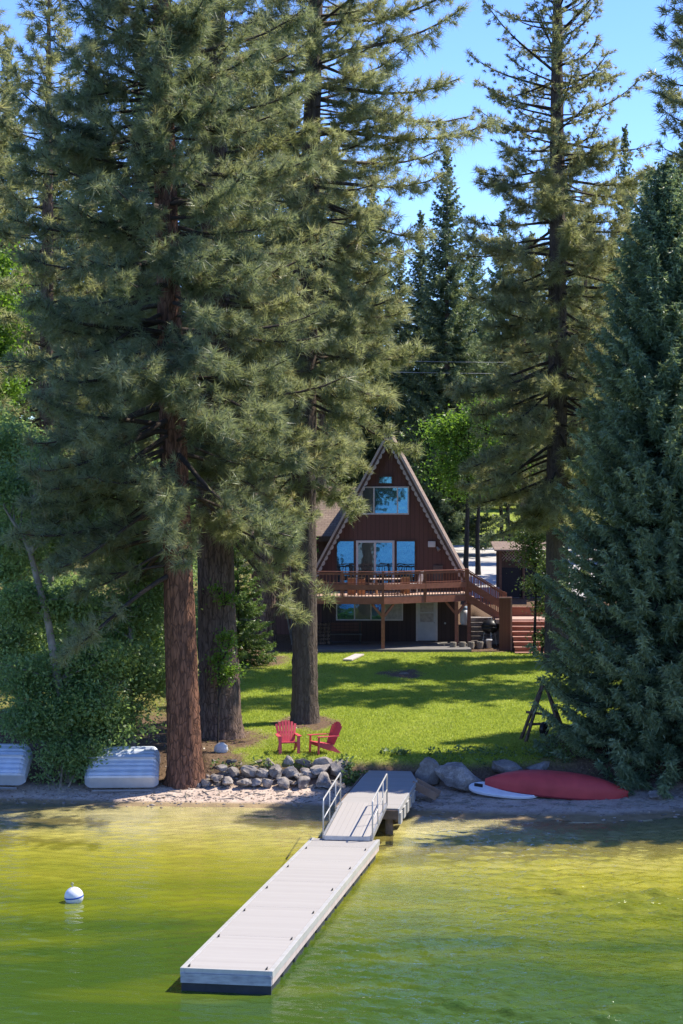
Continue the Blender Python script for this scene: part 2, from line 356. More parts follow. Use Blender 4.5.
class Tubes:                                       # many thin limbs gathered as one mesh
    def __init__(s, n=5): s.V = []; s.F = []; s.c = 0; s.n = n
    def add(s, P, r):
        P = np.asarray(P, float); r = np.asarray(r, float); n = s.n; m = len(P)
        d = unit(np.gradient(P, axis=0)); ref = np.array([.2, .3, 1.0]) if abs(d[0, 2]) < .9 else np.array([1.0, .2, 0])
        a = unit(np.cross(d, ref)); b = np.cross(d, a); th = np.arange(n) * 2 * np.pi / n
        V = P[:, None] + (a[:, None] * np.cos(th)[None, :, None] + b[:, None] * np.sin(th)[None, :, None]) * r[:, None, None]
        i, j = np.meshgrid(np.arange(n), np.arange(m - 1)); q = (j * n + i).ravel() + s.c; q2 = (j * n + (i + 1) % n).ravel() + s.c
        s.V.append(V.reshape(-1, 3)); s.F.append(np.stack([q, q2, q2 + n, q + n], 1)); s.c += m * n
    def build(s, name, mat, parent): return mesh_np(name, np.concatenate(s.V), np.concatenate(s.F), mat, parent, smooth=True)

def tri_build(name, V, T, mat, parent, k=3):
    return mesh_np(name, V, np.arange(len(V)).reshape(-1, k), mat, parent, attrs={'tint': ('FACE', T)})

def make_pine(root, seed, H, pts, rads, h0, Rf, nb, fol, bark, limb, sub=2.3, k=26, clump=.35, droop=.35, sparse=None, avoid=None, brown=.05, w=.0105, bias=None, tmean=.45, extra=()):
    rng = np.random.RandomState(seed)
    V, Fc = trunk_mesh(seed, pts, rads); mesh_np('trunk', V, Fc, bark, root, smooth=True)
    pts = np.array(pts, float); rads = np.array(rads, float)
    tb = Tubes(5); C = []; D = []; RR = []; TT = []
    ga = rng.uniform(0, 6.28)
    for i in range(nb + len(extra)):
        h = h0 + (H - h0) * min(1, (i + rng.uniform(0, 1)) / nb) ** 1.05
        t = (h - h0) / (H - h0); p0 = np.array([np.interp(h, pts[:, 2], pts[:, j]) for j in range(3)]); tr = np.interp(h, pts[:, 2], rads)
        ga += 2.4 + rng.normal(0, .35); az = ga
        if bias is not None and rng.rand() < bias[1]: az = bias[0] + rng.normal(0, .7)
        L = Rf(t) * rng.uniform(.55, 1.12)
        if i >= nb: h, az, L = extra[i - nb]; t = (h - h0) / (H - h0); p0 = np.array([np.interp(h, pts[:, 2], pts[:, j]) for j in range(3)]); tr = np.interp(h, pts[:, 2], rads)
        out = np.array([math.cos(az), math.sin(az), 0]); lat = np.array([-out[1], out[0], 0])
        if avoid is not None and avoid(p0, out, L, h): continue
        el = (-.22 + .75 * t) + rng.normal(0, .24)
        u = np.linspace(0, 1, 8); dz = L * (math.tan(el) * u * .8 - droop * (1 - t) * u ** 1.6 + .28 * u ** 3.2)
        wob = rng.normal(0, .05 * L, 2)
        P = p0 + out * (L * u)[:, None] + lat * (np.sin(u * 3.0) * wob[0])[:, None]; P[:, 2] += dz
        rb = max(.018, min(.10, tr * .42, .012 + .016 * L)); tb.add(P, rb * (1 - .8 * u))
        dens = 1.0 if sparse is None or i >= nb else sparse(t)
        ns = max(2, int(L * sub * 2.2 * dens))
        ts = rng.uniform(.25, 1.0, ns) ** .75
        bt = np.clip(rng.normal(tmean, .14), 0, .9)
        for tt in ts:
            q = np.array([np.interp(tt, u, P[:, j]) for j in range(3)])
            sgn = 1 if rng.rand() < .5 else -1
            dd = unit(out * rng.uniform(.35, 1.0) + lat * sgn * rng.uniform(.3, 1.0) + np.array([0, 0, rng.uniform(-.75, .75)]))
            sl_ = rng.uniform(.35, .8) * (.45 + .22 * L * (1.15 - tt)); uu = np.linspace(0, 1, 4)
            S = q + dd * (sl_ * uu)[:, None]; S[:, 2] += .18 * sl_ * uu ** 2
            tb.add(S, np.array([.014, .011, .008, .005]))
            nc = 1 + int(sl_ / .33)
            for c in range(nc):
                f = 1 - c * .30 / max(sl_, .3) * rng.uniform(.7, 1.3)
                if f < .15: break
                pc = q + dd * sl_ * f + rng.normal(0, .07, 3); C.append(pc); D.append(unit(dd + np.array([0, 0, .45]) + rng.normal(0, .3, 3)))
                RR.append(clump * rng.uniform(.55, 1.35) * (.62 if dens < .9 else 1))
                TT.append(1.0 if rng.rand() < brown else np.clip(bt + rng.normal(0, .1), 0, .9))
        C.append(P[-1]); D.append(unit(out + np.array([0, 0, .5]))); RR.append(clump); TT.append(bt)
    tb.build('limbs', limb, root)['kind'] = 'stuff'
    V, T = needles(rng, np.array(C), np.array(D), np.array(RR), np.array(TT), k, w=w)
    tri_build('crown', V, T, fol, root)
    return root

def make_spruce(root, seed, H, r0, Rf, fol, bark, limb, whorl=.34, per=11, twig=.115, k=6, nsz=.15, w=.028, h0=.6, droop=.25, upt=.3, tips=.35):
    rng = np.random.RandomState(seed)
    pts = [(0, 0, -.3), (0, 0, H * .5), (0, 0, H)]; V, Fc = trunk_mesh(seed, pts, [r0, r0 * .55, .02], n=16, flare=.2); mesh_np('trunk', V, Fc, bark, root, smooth=True)
    tb = Tubes(4); A = []; Dd = []; Ln = []; Tt = []; Sz = []
    h = h0
    while h < H - .05:
        t = h / H; R_ = Rf(t); n = max(4, int(per * (.45 + .55 * min(1, R_ / Rf(.1))))); a0 = rng.uniform(0, 6.28)
        for i in range(n):
            az = a0 + 6.283 * i / n + rng.normal(0, .18); L = max(.12, R_ * rng.uniform(.72, 1.1)); hh = h + rng.uniform(-.5, .5) * whorl
            out = np.array([math.cos(az), math.sin(az), 0]); lat = np.array([-out[1], out[0], 0]); u = np.linspace(0, 1, 6)
            e0 = -.1 + .9 * t * t + rng.normal(0, .08)
            P = np.array([0, 0, hh]) + out * (L * u)[:, None]; P[:, 2] += L * (e0 * u - droop * (1 - .7 * t) * np.sin(u * 2.2) + upt * .55 * u ** 3)
            tb.add(P, np.linspace(.012 + .009 * L, .004, 6))
            m = max(3, int(L / twig)); bt = np.clip(rng.normal(.36, .12), 0, .85)
            tt = np.linspace(.12, 1, m); q = np.stack([np.interp(tt, u, P[:, j]) for j in range(3)], 1)
            for sg in (-1, 1, 0):
                if sg == 0:
                    dd = out * .55 + np.array([0, 0, -.55]) + rng.normal(0, .22, (m, 3)); ln = rng.uniform(.12, .26, m) * min(1, .3 + L / 2.2)
                else:
                    dd = out * .75 + lat * sg * .8 + np.array([0, 0, -.18]) + rng.normal(0, .18, (m, 3)); ln = (.12 * min(1, L) + .30 * L ** .7 * (1.08 - tt) * .7) * rng.uniform(.7, 1.2, m)
                Sz.append(np.full(m, min(1, .45 + L / 3.0))); A.append(q); Dd.append(unit(dd)); Ln.append(ln); Tt.append(np.clip(bt + tips * (tt - .6) + rng.normal(0, .06, m), 0, .95))
        h += whorl * (1 - .5 * t)
    tb.build('limbs', limb, root)['kind'] = 'stuff'
    A = np.concatenate(A); Dd = np.concatenate(Dd); Ln = np.concatenate(Ln); Tt = np.concatenate(Tt); n = len(A)
    k_ = k; A = np.repeat(A, k_, 0); D0 = np.repeat(Dd, k_, 0); L0 = np.repeat(Ln, k_); T0 = np.repeat(Tt, k_); f = np.tile((np.arange(k_) + .4) / k_, n) * rng.uniform(.8, 1.2, n * k_)
    base = A + D0 * (L0 * f)[:, None]; d = unit(D0 * .9 + rng.normal(0, .5, (n * k_, 3))); sz = nsz * rng.uniform(.7, 1.3, n * k_) * np.repeat(np.concatenate(Sz), k_)
    sd = unit(np.cross(d, rng.normal(0, 1, (n * k_, 3)))) * (w * rng.uniform(.7, 1.3, (n * k_, 1)))
    V = np.stack([base - sd, base + sd, base + d * sz[:, None]], 1).reshape(-1, 3)
    tri_build('crown', V, np.clip(T0 + .18 * (f - .5) * tips + rng.normal(0, .05, n * k_), 0, 1), fol, root)
    return root

def make_leafy(root, seed, stems, blobs, fol, bark, per=240, size=.075, limbs_to=6, sig=.42, flat=.6, tmean=.45):
    """stems: list of (points, radii); blobs: list of (centre, radii) that the leaf sprays fill, each reached by a limb."""
    rng = np.random.RandomState(seed); tv = []; tf = []; c = 0
    for pts, rad in stems:
        V, Fc = trunk_mesh(seed, pts, rad, n=12, rough=.04, flare=.25); tv.append(V); tf.append(Fc + c); c += len(V)
    mesh_np('trunk', np.concatenate(tv), np.concatenate(tf), bark, root, smooth=True)
    tb = Tubes(5); C = []; T = []
    allp = np.concatenate([np.array([np.array(p[i]) * (1 - f) + np.array(p[i + 1]) * f for i in range(len(p) - 1) for f in np.linspace(0, 1, 6)]) for p, _ in stems])
    for bc, br in blobs:
        bc = np.array(bc, float); br = np.array(br, float)
        low = allp[(allp[:, 2] < bc[2] + .2)]; src = low if len(low) else allp
        for s_ in range(limbs_to):
            e = bc + unit(rng.normal(0, 1, 3)) * br * rng.uniform(.35, 1.0)
            st = src[np.argmin(np.linalg.norm((src - e) * np.array([1, 1, .6]), axis=1) + rng.uniform(0, .6, len(src)))]
            u = np.linspace(0, 1, 6)[:, None]; mid = (st + e) / 2 + rng.normal(0, .15, 3) + np.array([0, 0, .25])
            P = st * (1 - u) ** 2 + 2 * mid * u * (1 - u) + e * u ** 2; tb.add(P, np.linspace(.035, .006, 6))
            for q in range(5):
                f = rng.uniform(.45, 1.0); cc = P[int(f * 5)] + rng.normal(0, .3, 3) * br * .5
                nl = max(8, int(per / 5 / limbs_to * 6 * rng.uniform(.5, 1.3))); o = rng.normal(0, sig, (nl, 3)) * np.array([1, 1, .55]); o[:, 2] -= .06 * np.hypot(o[:, 0], o[:, 1])
                tw = np.stack([cc, cc + o[0] * .8]); tb.add(np.linspace(tw[0], tw[1], 3), np.array([.008, .006, .003]))
                C.append(cc + o); T.append(np.clip(rng.normal(tmean, .1) + rng.normal(0, .13, nl), 0, 1))
    tb.build('limbs', bark, root)['kind'] = 'stuff'
    V, Tt = leaves(rng, np.concatenate(C), size, np.concatenate(T), flat)
    tri_build('crown', V, Tt, fol, root, 4)
    return root

# ------------------------------------------------------------------ the trees
def lin(pts, *ab): return pts
# the three big pines on the left
t = thing('pine_tree', (X(186, 63.2), 63.2, gz(X(186, 63.2), 63.2)), 'huge ponderosa pine with red bark, front tree at the shore left of the rocks', 'tree')
make_pine(t, 11, 39, [(0, 0, -.3), (-.18, 0, 5), (-.45, .1, 12), (-.75, .2, 22), (-.9, .2, 39)], [.56, .47, .40, .32, .04], 5.6,
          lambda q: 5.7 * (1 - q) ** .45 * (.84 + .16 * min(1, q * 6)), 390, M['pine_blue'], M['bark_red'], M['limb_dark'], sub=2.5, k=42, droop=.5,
          avoid=lambda p, o, L, h: (h < 9.2 and o[0] > .25) or (h < 8.6 and o[1] < -.25 and o[0] > -.6) or h < 6.6, tmean=.46, bias=(-1.7, .44))
t = thing('pine_tree', (X(221, 68.3), 68.3, gz(-4.1, 68.3)), 'thick dark pine trunk with furrowed bark, second tree behind the white round boulder', 'tree')
make_pine(t, 12, 37, [(0, 0, -.3), (-.1, 0, 3), (-.25, 0, 8), (-.2, 0, 20), (-.1, 0, 37)], [.72, .66, .58, .42, .04], 7.2,
          lambda q: 4.9 * (1 - q) ** .5 * (.75 + .25 * min(1, q * 5)), 240, M['pine'], M['bark_dark'], M['limb'], sub=2.4, k=44, droop=.45, tmean=.56, bias=(-.9, .25))
t = thing('pine_tree', (X(305, 71.7), 71.7, gz(-1.3, 71.7)), 'straight grey trunked pine standing on the lawn behind the red chairs', 'tree')
make_pine(t, 13, 40, [(0, 0, -.3), (-.03, 0, 9), (.1, 0, 16), (.4, 0, 27), (.5, 0, 40)], [.46, .40, .36, .24, .03], 8.6,
          lambda q: 4.7 * (1 - q) ** .42 * (.8 + .2 * min(1, q * 4)), 310, M['pine'], M['bark_grey'], M['limb'], sub=2.3, k=44, droop=.4,
          sparse=lambda q: 1.0 if q < .5 else .92, bias=(-.7, .34), extra=[(21.3, -.12, 6.4), (22.4, .15, 5.6), (20.2, .25, 5.0), (23.8, .05, 5.4), (19.4, -.3, 5.0), (25.0, -.2, 5.2), (22.8, -.5, 5.8)], avoid=lambda p, o, L, h: (h < 11.6 and o[0] * L > 2.3), tmean=.58, brown=.06)
# tall pine to the right of the cabin
t = thing('pine_tree', (X(557, 90), 90, gz(9.7, 90)), 'tall open crowned pine with bare upper branches right of the cabin', 'tree')
make_pine(t, 14, 38, [(0, 0, -.3), (0, 0, 9), (.02, 0, 16), (0, 0, 26), (.05, 0, 38)], [.55, .44, .40, .27, .04], 7.2,
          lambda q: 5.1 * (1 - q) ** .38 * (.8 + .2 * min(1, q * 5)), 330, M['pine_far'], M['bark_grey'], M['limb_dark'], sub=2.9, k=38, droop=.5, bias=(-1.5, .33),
          sparse=lambda q: 1.0 if q < .5 else max(.26, 1.0 - 2.4 * (q - .46)), w=.0125, clump=.34, brown=.07, tmean=.56)
# front right blue spruce
t = thing('spruce_tree', (X(666, 64.9), 64.9, gz(10.4, 64.9)), 'broad dense blue green spruce reaching the ground beside the red canoe', 'tree')
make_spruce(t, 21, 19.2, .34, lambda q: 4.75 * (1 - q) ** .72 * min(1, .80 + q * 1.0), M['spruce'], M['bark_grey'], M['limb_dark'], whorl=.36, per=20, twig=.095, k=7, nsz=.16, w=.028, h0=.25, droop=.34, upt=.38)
# young lit fir between the trunks
t = thing('fir_tree', (X(238, 90), 90, gz(-4.7, 90)), 'small sunlit light green fir between the two thick trunks', 'tree')
make_spruce(t, 22, 6.6, .10, lambda q: 1.75 * (1 - q) ** .75, M['spruce_lit'], M['bark_grey'], M['limb'], whorl=.34, per=10, twig=.11, k=5, nsz=.17, w=.03, h0=.3)
# background conifers: one prototype each, then copies
BG = 'conifers in the woods behind the cabin'
def place(root, px, Y, top, H0, label, group=None, wid=1.0, first=False, rz=0.0):
    x = X(px, Y); z = gz(x, Y); k = (Z(top, Y) - z) / H0
    if first: root.location = (x, Y, z); root.scale = (k * wid, k * wid, k); root.rotation_euler.z = rz; root['label'] = label; return root
    return dup(root, (x, Y, z), rz, (k * wid, k * wid, k), label, group)
fir = thing('fir_tree', (0, 0, 0), '', 'tree')
make_spruce(fir, 23, 27, .30, lambda q: .12 + 4.3 * (1 - q) ** .95, M['spruce_far'], M['bark_dark'], M['limb_dark'], whorl=.55, per=11, twig=.17, k=7, nsz=.27, w=.04, h0=2, droop=.3, upt=.3)
place(fir, 447, 135, 146, 27, 'tall pointed dark fir against the blue sky gap above the cabin roof', first=True)
place(fir, 421, 142, 212, 27, 'shorter pointed fir just left of the tall one in the sky gap', rz=1, wid=1)
place(fir, 625, 128, 126, 27, 'tall slim fir top rising right of the open crowned pine', rz=2, wid=.7)
place(fir, 684, 92, 140, 27, 'fir at the right edge, behind the broad blue spruce', rz=3.1, wid=.9)
place(fir, 562, 152, 138, 27, 'fir rising directly behind the open crowned pine', rz=4, wid=.85)
LBL = 'dark conifer among the woods behind the cabin'
for i, (px, Y, top, wd) in enumerate([(400, 150, 240, 1), (474, 206, 226, 1.1), (503, 215, 210, 1.1), (532, 202, 232, 1.1), (590, 160, 205, 1.1), (612, 165, 236, 1.1), (645, 140, 178, 1.0), (372, 158, 180, 1.1),
                                      (335, 150, 120, 1.1), (290, 146, 90, 1.1), (240, 140, 60, 1.1), (195, 150, 40, 1.1), (140, 146, 30, 1.1), (95, 140, 60, 1.1), (55, 150, 110, 1.1), (700, 150, 190, 1.2), (455, 225, 280, 1.4), (560, 222, 270, 1.4), (520, 235, 290, 1.5), (490, 240, 300, 1.5), (436, 190, 300, 1.3)]):
    place(fir, px, Y, top, 27, LBL, BG, wd, rz=i * 1.7)
place(fir, 8, 108, 36, 27, 'tall sunlit conifer at the left edge of the picture', rz=.4, wid=.75)
tp = thing('pine_tree', (X(268, 98), 98, gz(-3.6, 98)), 'slim dark trunked pine in front of the cabin wing', 'tree')
make_pine(tp, 15, 32, [(0, 0, -.3), (0, 0, 9), (.1, 0, 20), (.2, 0, 32)], [.38, .32, .26, .03], 9.5, lambda q: 3.9 * (1 - q) ** .5, 190, M['pine_far'], M['bark_dark'], M['limb_dark'], sub=1.5, k=34, clump=.42, w=.018)
def pcopy(px, Y, label, rz, sc=1.0, group=None):
    x = X(px, Y); return dup(tp, (x, Y, gz(x, Y)), rz, (sc, sc, sc), label, group)
pcopy(46, 92, 'pine filling the gap between the left edge and the red barked pine', 0.9, 1.0)
pcopy(-14, 100, 'pine at the left edge behind the sunlit leafy tree', 2.6, 1.02)
pcopy(712, 84, 'pine whose branch tips reach in at the upper right edge', 2.0, 1.05)
pcopy(524, 128, 'pine behind the lattice shed, right of the maples', 4.2, .62)
pcopy(585, 116, 'pine hidden behind the open crowned pine', 1.1, .66)
pcopy(-85, 78, 'tall pine at the upper left edge behind the alders', 3.4, 1.1)
pcopy(322, 126, 'pine behind the cabin roof ridge', 5.2, .8)
dup(fir, (19.6, 65.4, gz(19.6, 65.4)), 1.8, (1.1, 1.1, .84), 'fir outside the right edge, between two others'); dup(fir, (17.8, 61.6, gz(17.8, 61.6)), .8, (1.25, 1.25, .9), 'fir standing just outside the right edge, shading the beach'); dup(fir, (17.5, 72.5, gz(17.5, 72.5)), 2.8, (1.05, 1.05, .8), 'fir outside the right edge behind the broad spruce')
mp = [(-.1, 0, -.2), (0, 0, 2.5), (.05, 0, 5), (.1, 0, 8.5)]
t = thing('maple_tree', (X(467, 116), 116, gz(7.3, 116)), 'bright green maple with two slim dark trunks behind the cabin', 'tree')
make_leafy(t, 31, [(mp, [.17, .13, .10, .03]), ([(.65, 0, -.2), (.6, 0, 2.5), (.75, .1, 5), (1.1, 0, 8)], [.16, .12, .09, .03])],
           [((-1.3, 0, 8), (1.2, 1.3, 1.4)), ((-1.0, .2, 5.5), (1.1, 1.2, 1.2)), ((.4, 0, 6.8), (1.3, 1.3, 1.3)), ((1.9, 0, 6.2), (1.3, 1.3, 1.0)), ((.2, 0, 9.5), (1.2, 1.2, 1.2)), ((2.2, .2, 7.8), (1.1, 1.2, 1.2)), ((3.0, .3, 6.0), (.8, 1, .7)), ((-2.2, .3, 8.6), (.8, 1, .8)), ((1.4, 0, 10.3), (.9, 1, .8)), ((-2.0, .5, 6.6), (.8, 1, 1))],
           M['leaf_bright'], M['bark_thin'], per=210, size=.11, sig=.6)
dup(t, (X(508, 138), 138, gz(X(508, 138), 138)), 2.2, (1.1, 1.1, .95), 'sunlit leafy tree far behind the twin stemmed maple'); t = thing('aspen_tree', (X(-14, 84), 84, gz(-15, 84)), 'sunlit yellow green leafy tree at the left edge', 'tree')
make_leafy(t, 32, [([(0, 0, -.2), (.1, 0, 8), (.2, 0, 18)], [.2, .15, .03])],
           [((.3, 0, 17.5), (1.2, 1.2, 1.2)), ((.4, -.3, 15.8), (1.5, 1.5, 1.2)), ((.2, 0, 14), (1.6, 1.5, 1.2)), ((.5, -.4, 12.2), (1.5, 1.6, 1.1)), ((-1.4, 0, 13), (1.3, 1.3, 2)), ((.2, 0, 10.5), (1.3, 1.3, 1)), ((1.2, 0, 9.2), (1.0, 1.0, .8))],
           M['leaf_bright'], M['bark_alder'], per=520, size=.10)
t = thing('alder_tree', (X(70, 63.9), 63.9, gz(-8.7, 63.9)), 'leafy alder with a pale forked leaning trunk at the left shore', 'tree')
make_leafy(t, 33, [([(.1, -.3, -.2), (-.3, 0, 2.6), (-.75, .1, 5.2), (-1.35, .2, 7.4), (-2.1, .2, 8.6)], [.17, .14, .12, .09, .04]), ([(-1.25, .2, 7.2), (-1.2, .1, 9)], [.07, .03])],
           [((-1.7, -.1, 1.9), (1.1, 1.0, .5)), ((-.3, -.3, 2.2), (1.0, .9, .5)), ((1.1, -.2, 2.5), (1.1, 1, .5)), ((-2.0, .2, 3.4), (1.2, 1.2, .9)), ((-.1, .8, 3.6), (1.2, .9, .9)), ((1.5, .3, 3.9), (1.2, 1, .9)), ((-2.2, .9, 5.5), (1.0, .9, .8)), ((.4, .9, 5.6), (1.0, 1, .9)), ((2.1, .5, 2.2), (1.0, .9, .7)), ((-2.2, .9, 7.6), (1.0, 1, 1)), ((-2.3, .9, 9.6), (1.2, 1, 1)), ((.3, 1.0, 8.2), (1.1, 1, 1.1)), ((-.6, 1.2, 10.2), (1.2, 1, 1))],
           M['leaf_alder'], M['bark_alder'], per=760, size=.07, sig=.40, tmean=.46)
alder0 = t
dup(alder0, (X(15, 72), 72, gz(-11, 72)), 2.0, (1.1, 1.1, 1.05), 'leafy alder behind the forked one, near the left edge'); dup(alder0, (X(112, 76), 76, gz(-8, 76)), 3.7, (1.1, 1.1, .95), 'leafy alder further back behind the slim straight alder'); dup(alder0, (X(165, 84), 84, gz(-7, 84)), 5.0, (1.1, 1.1, .9), 'leafy alder in the dark woods behind the red barked pine'); dup(alder0, (X(60, 86), 86, gz(-12, 86)), 1.2, (1.2, 1.2, 1.0), 'leafy alder deepest in the woods at the left')
t = thing('alder_tree', (X(131, 65.5), 65.5, gz(-6.9, 65.5)), 'slim alder with a straight thin trunk between the boat and the red pine', 'tree')
make_leafy(t, 34, [([(.05, 0, -.2), (.0, 0, 3), (-.1, .1, 6.5)], [.10, .085, .03])],
           [((.6, -.5, 2.6), (.9, .6, .35)), ((1.3, -.9, 2.5), (.5, .5, .25)), ((-.3, -.3, 2.9), (.9, .7, .6)), ((.4, .2, 4.4), (1.1, .9, .8)), ((-1.0, .2, 4.6), (1, .9, .8)), ((-.2, .2, 6.4), (1.1, 1, .8)), ((1.1, .3, 6.0), (.7, .8, .7))],
           M['leaf_alder'], M['bark_alder'], per=640, size=.068, sig=.36, tmean=.5)
t = thing('shrub', (X(60, 63.0), 63.0, gz(-8.9, 63.0)), 'low leafy bush growing between the two upturned boats', 'shrub')
make_leafy(t, 35, [([(0, 0, -.1), (.1, 0, .9)], [.05, .02]), ([(.2, 0, -.1), (.7, 0, .8)], [.04, .02])], [((-.2, 0, .9), (.6, .5, .4)), ((.7, -.1, .75), (.5, .4, .35)), ((.9, 0, 1.3), (.5, .4, .3)), ((.1, .1, 1.5), (.7, .5, .35))], M['leaf_alder'], M['bark_alder'], per=260, size=.06, sig=.26)
t = thing('shrub', (X(534, 93.5), 93.5, gz(9.0, 93.5)), 'tall pale green leafy shrub beside the garden steps', 'shrub')
make_leafy(t, 36, [([(0, 0, -.2), (.1, .1, 3), (.0, 0, 6)], [.08, .05, .02]), ([(.3, 0, -.2), (.7, 0, 2.5), (1, 0, 4.5)], [.07, .05, .02])],
           [((.9, 0, 1.0), (.7, .8, .6)), ((.9, 0, 2.4), (.8, .7, .6)), ((-.1, .2, 4.9), (.8, .8, .6)), ((.8, .1, 4.3), (.8, .8, .7)), ((.3, .3, 6.0), (.9, .8, .6)), ((-.5, .3, 5.6), (.7, .8, .5)), ((.2, .2, 3.4), (.5, .7, .4))], M['leaf_shrub'], M['bark_thin'], per=230, size=.075, sig=.36)
t = thing('sapling', (X(222, 66.9), 66.9, gz(-4, 66.9)), 'thin sapling with yellow green leaves in front of the dark trunk', 'sapling')
make_leafy(t, 37, [([(-.15, 0, -.1), (-.1, 0, 2), (.1, 0, 5.2)], [.03, .025, .01])], [((.35, -.2, 2.4), (.35, .3, .12)), ((-.1, -.2, 2.9), (.3, .3, .12)), ((.2, -.2, 3.6), (.3, .3, .15)), ((.1, -.2, 5.0), (.6, .4, .35))], M['leaf_bright'], M['bark_thin'], per=80, size=.06, sig=.18, limbs_to=3)
t = thing('birch_tree', (X(291, 99), 99, gz(-2.5, 99)), 'pale slanting bare stem beside the cabin, left of the grey pine', 'tree')
make_leafy(t, 38, [([(.1, 0, -.1), (-.15, 0, 1.2), (-.45, 0, 2.6)], [.05, .045, .04]), ([(.05, 0, -.1), (.0, 0, 2.4), (-.05, 0, 4.6)], [.04, .035, .02])], [((-.3, 0, 4.8), (.9, .8, .8)), ((.1, 0, 6.2), (.9, .8, .8)), ((-.4, .3, 7.4), (.9, .8, .7))], M['leaf_bright'], M['bark_alder'], per=260, size=.08)

# ------------------------------------------------------------------ lawn grass (uncountable)
def grass_blades():
    rng = np.random.RandomState(3); N = 330000
    y = 62.5 + (96 - 62.5) * rng.rand(N) ** 1.15; x = (rng.rand(N) * 1.08 - .54) * 683 * y / F
    g, s_ = zones(x, y); bk = np.interp(x, BKX, BKY)
    keep = (rng.rand(N) < g * .95 + .015) & (y > bk + .6)
    x, y, g = x[keep], y[keep], g[keep]; n = len(x); z = ground_z(x, y)
    C = np.stack([x, y, z], 1); V = []; T = []
    pn = .45 + .22 * hnoise(x * .5, y * .3) + .16 * hnoise(x * 1.7 + 3, y * 1.1) + .3 * np.clip(hnoise(x * .9 + 1, y * .55 + 2) - .45, 0, 1)
    for b in range(2):
        az = rng.uniform(0, 6.28, n); hgt = rng.uniform(.03, .075, n) * (.6 + .6 * g); ln = rng.uniform(0, .05, n)
        d = np.stack([np.cos(az), np.sin(az), np.zeros(n)], 1); sd = np.stack([-d[:, 1], d[:, 0], d[:, 2]], 1) * .012
        o = C + rng.normal(0, .03, (n, 3)) * np.array([1, 1, 0]) - np.array([0, 0, .005]); tip = o + d * ln[:, None]; tip[:, 2] += hgt
        V.append(np.stack([o - sd, o + sd, tip], 1)); T.append(np.clip(pn + rng.normal(0, .13, n), 0, 1))
    o = tri_build('lawn_grass', np.concatenate(V).reshape(-1, 3), np.concatenate(T), M['grass'], None)
    tag(o, 'short mown green grass covering the lawn below the cabin', 'grass', kind='stuff')
grass_blades()

# ------------------------------------------------------------------ rocks
bm = bmesh.new(); bmesh.ops.create_icosphere(bm, subdivisions=3, radius=1); ICO_V = np.array([v.co[:] for v in bm.verts]); ICO_F = np.array([[v.index for v in f.verts] for f in bm.faces]); bm.free()
def rock_obj(name, seed, size, mat, cuts=9, jag=.05):
    rng = np.random.RandomState(seed); V = ICO_V.copy()
    for c in range(cuts):
        nn = unit(rng.normal(0, 1, 3)); dd = rng.uniform(.45, .8); p = V @ nn; V = V - np.outer(np.clip(p - dd, 0, None), nn)
    ph = rng.uniform(0, 6, 6); V = V * (1 + jag * (np.sin(5 * V[:, 0] + ph[0]) * np.sin(6 * V[:, 1] + ph[1]) + .7 * np.sin(9 * V[:, 2] + 7 * V[:, 0] + ph[2]) + rng.normal(0, .18, len(V))))[:, None]
    V = V / np.abs(V).max(0) * np.array(size) / 2
    o = mesh_np(name, V, ICO_F, mat, None, smooth=True)
    o.data.set_sharp_from_angle(angle=R(32)); return o
def rock_mat(name, a, b, c):
    t = NT(name); v = t.coord((1, 1, 1)); oi = t.n('ShaderNodeObjectInfo'); n = t.noise(v, 3.5, 6, .65); f = t.noise(v, 20, 5, .7)
    col = t.ramp(t.math('ADD', t.math('MULTIPLY', n, .6), t.math('MULTIPLY', f, .4)), [(.34, a), (.5, b), (.66, c)])
    col = t.mix(t.math('MULTIPLY', oi.outputs['Random'], .45), col, tuple(x * .55 for x in b))
    return t.done(t.bsdf(col, .9, t.bump(t.math('ADD', n, f), .5, .03), .2))
M['rock'] = rock_mat('grey granite', (.12, .105, .095), (.265, .235, .215), (.46, .42, .39))
M['rock_tan'] = rock_mat('tan granite', (.14, .11, .09), (.28, .23, .19), (.44, .38, .32))
M['rock_dark'] = rock_mat('dark basalt rock', (.06, .055, .055), (.145, .135, .13), (.27, .25, .24))
M['rock_white'] = rock_mat('white boulder', (.6, .58, .57), (.72, .71, .70), (.8, .79, .78))
rr = random.Random(7); k = 0
RG = 'grey rocks piled in the bank below the red chairs'; RLAB = 'grey angular rock in the pile on the bank below the red chairs'
spots = []
def put_rock(px, py, Y, wpx, hpx, mat='rock', label=RLAB, group=RG, name='rock', dz=0.0, cuts=9, depth=None):
    global k
    k += 1; sc_ = 1.17 if wpx < 24 else 1.05; W = wpx * Y / F * sc_; Hh = hpx * Y / F * 1.0 * sc_; x = X(px, Y); zc = Z(py, Y)
    o = rock_obj(name, 400 + k, (W * rr.uniform(.85, 1.25), depth or W * rr.uniform(.7, 1.0), Hh * rr.uniform(.8, 1.1)), M[mat], cuts if cuts != 9 else rr.choice([6, 9, 13]), .05 if cuts == 0 else .08); o.location = (x, Y, zc + dz); o.rotation_euler = (rr.uniform(-.25, .25), rr.uniform(-.4, .4), rr.uniform(0, 3)) if wpx < 24 else (0, rr.uniform(-.08, .08), rr.uniform(-.1, .1))
    if label == RLAB and mat != 'rock': label = label.replace('grey', {'rock_tan': 'tan', 'rock_dark': 'dark'}[mat]); group = group.replace('grey', {'rock_tan': 'tan', 'rock_dark': 'dark'}[mat])
    tag(o, label, 'rock', group); return o
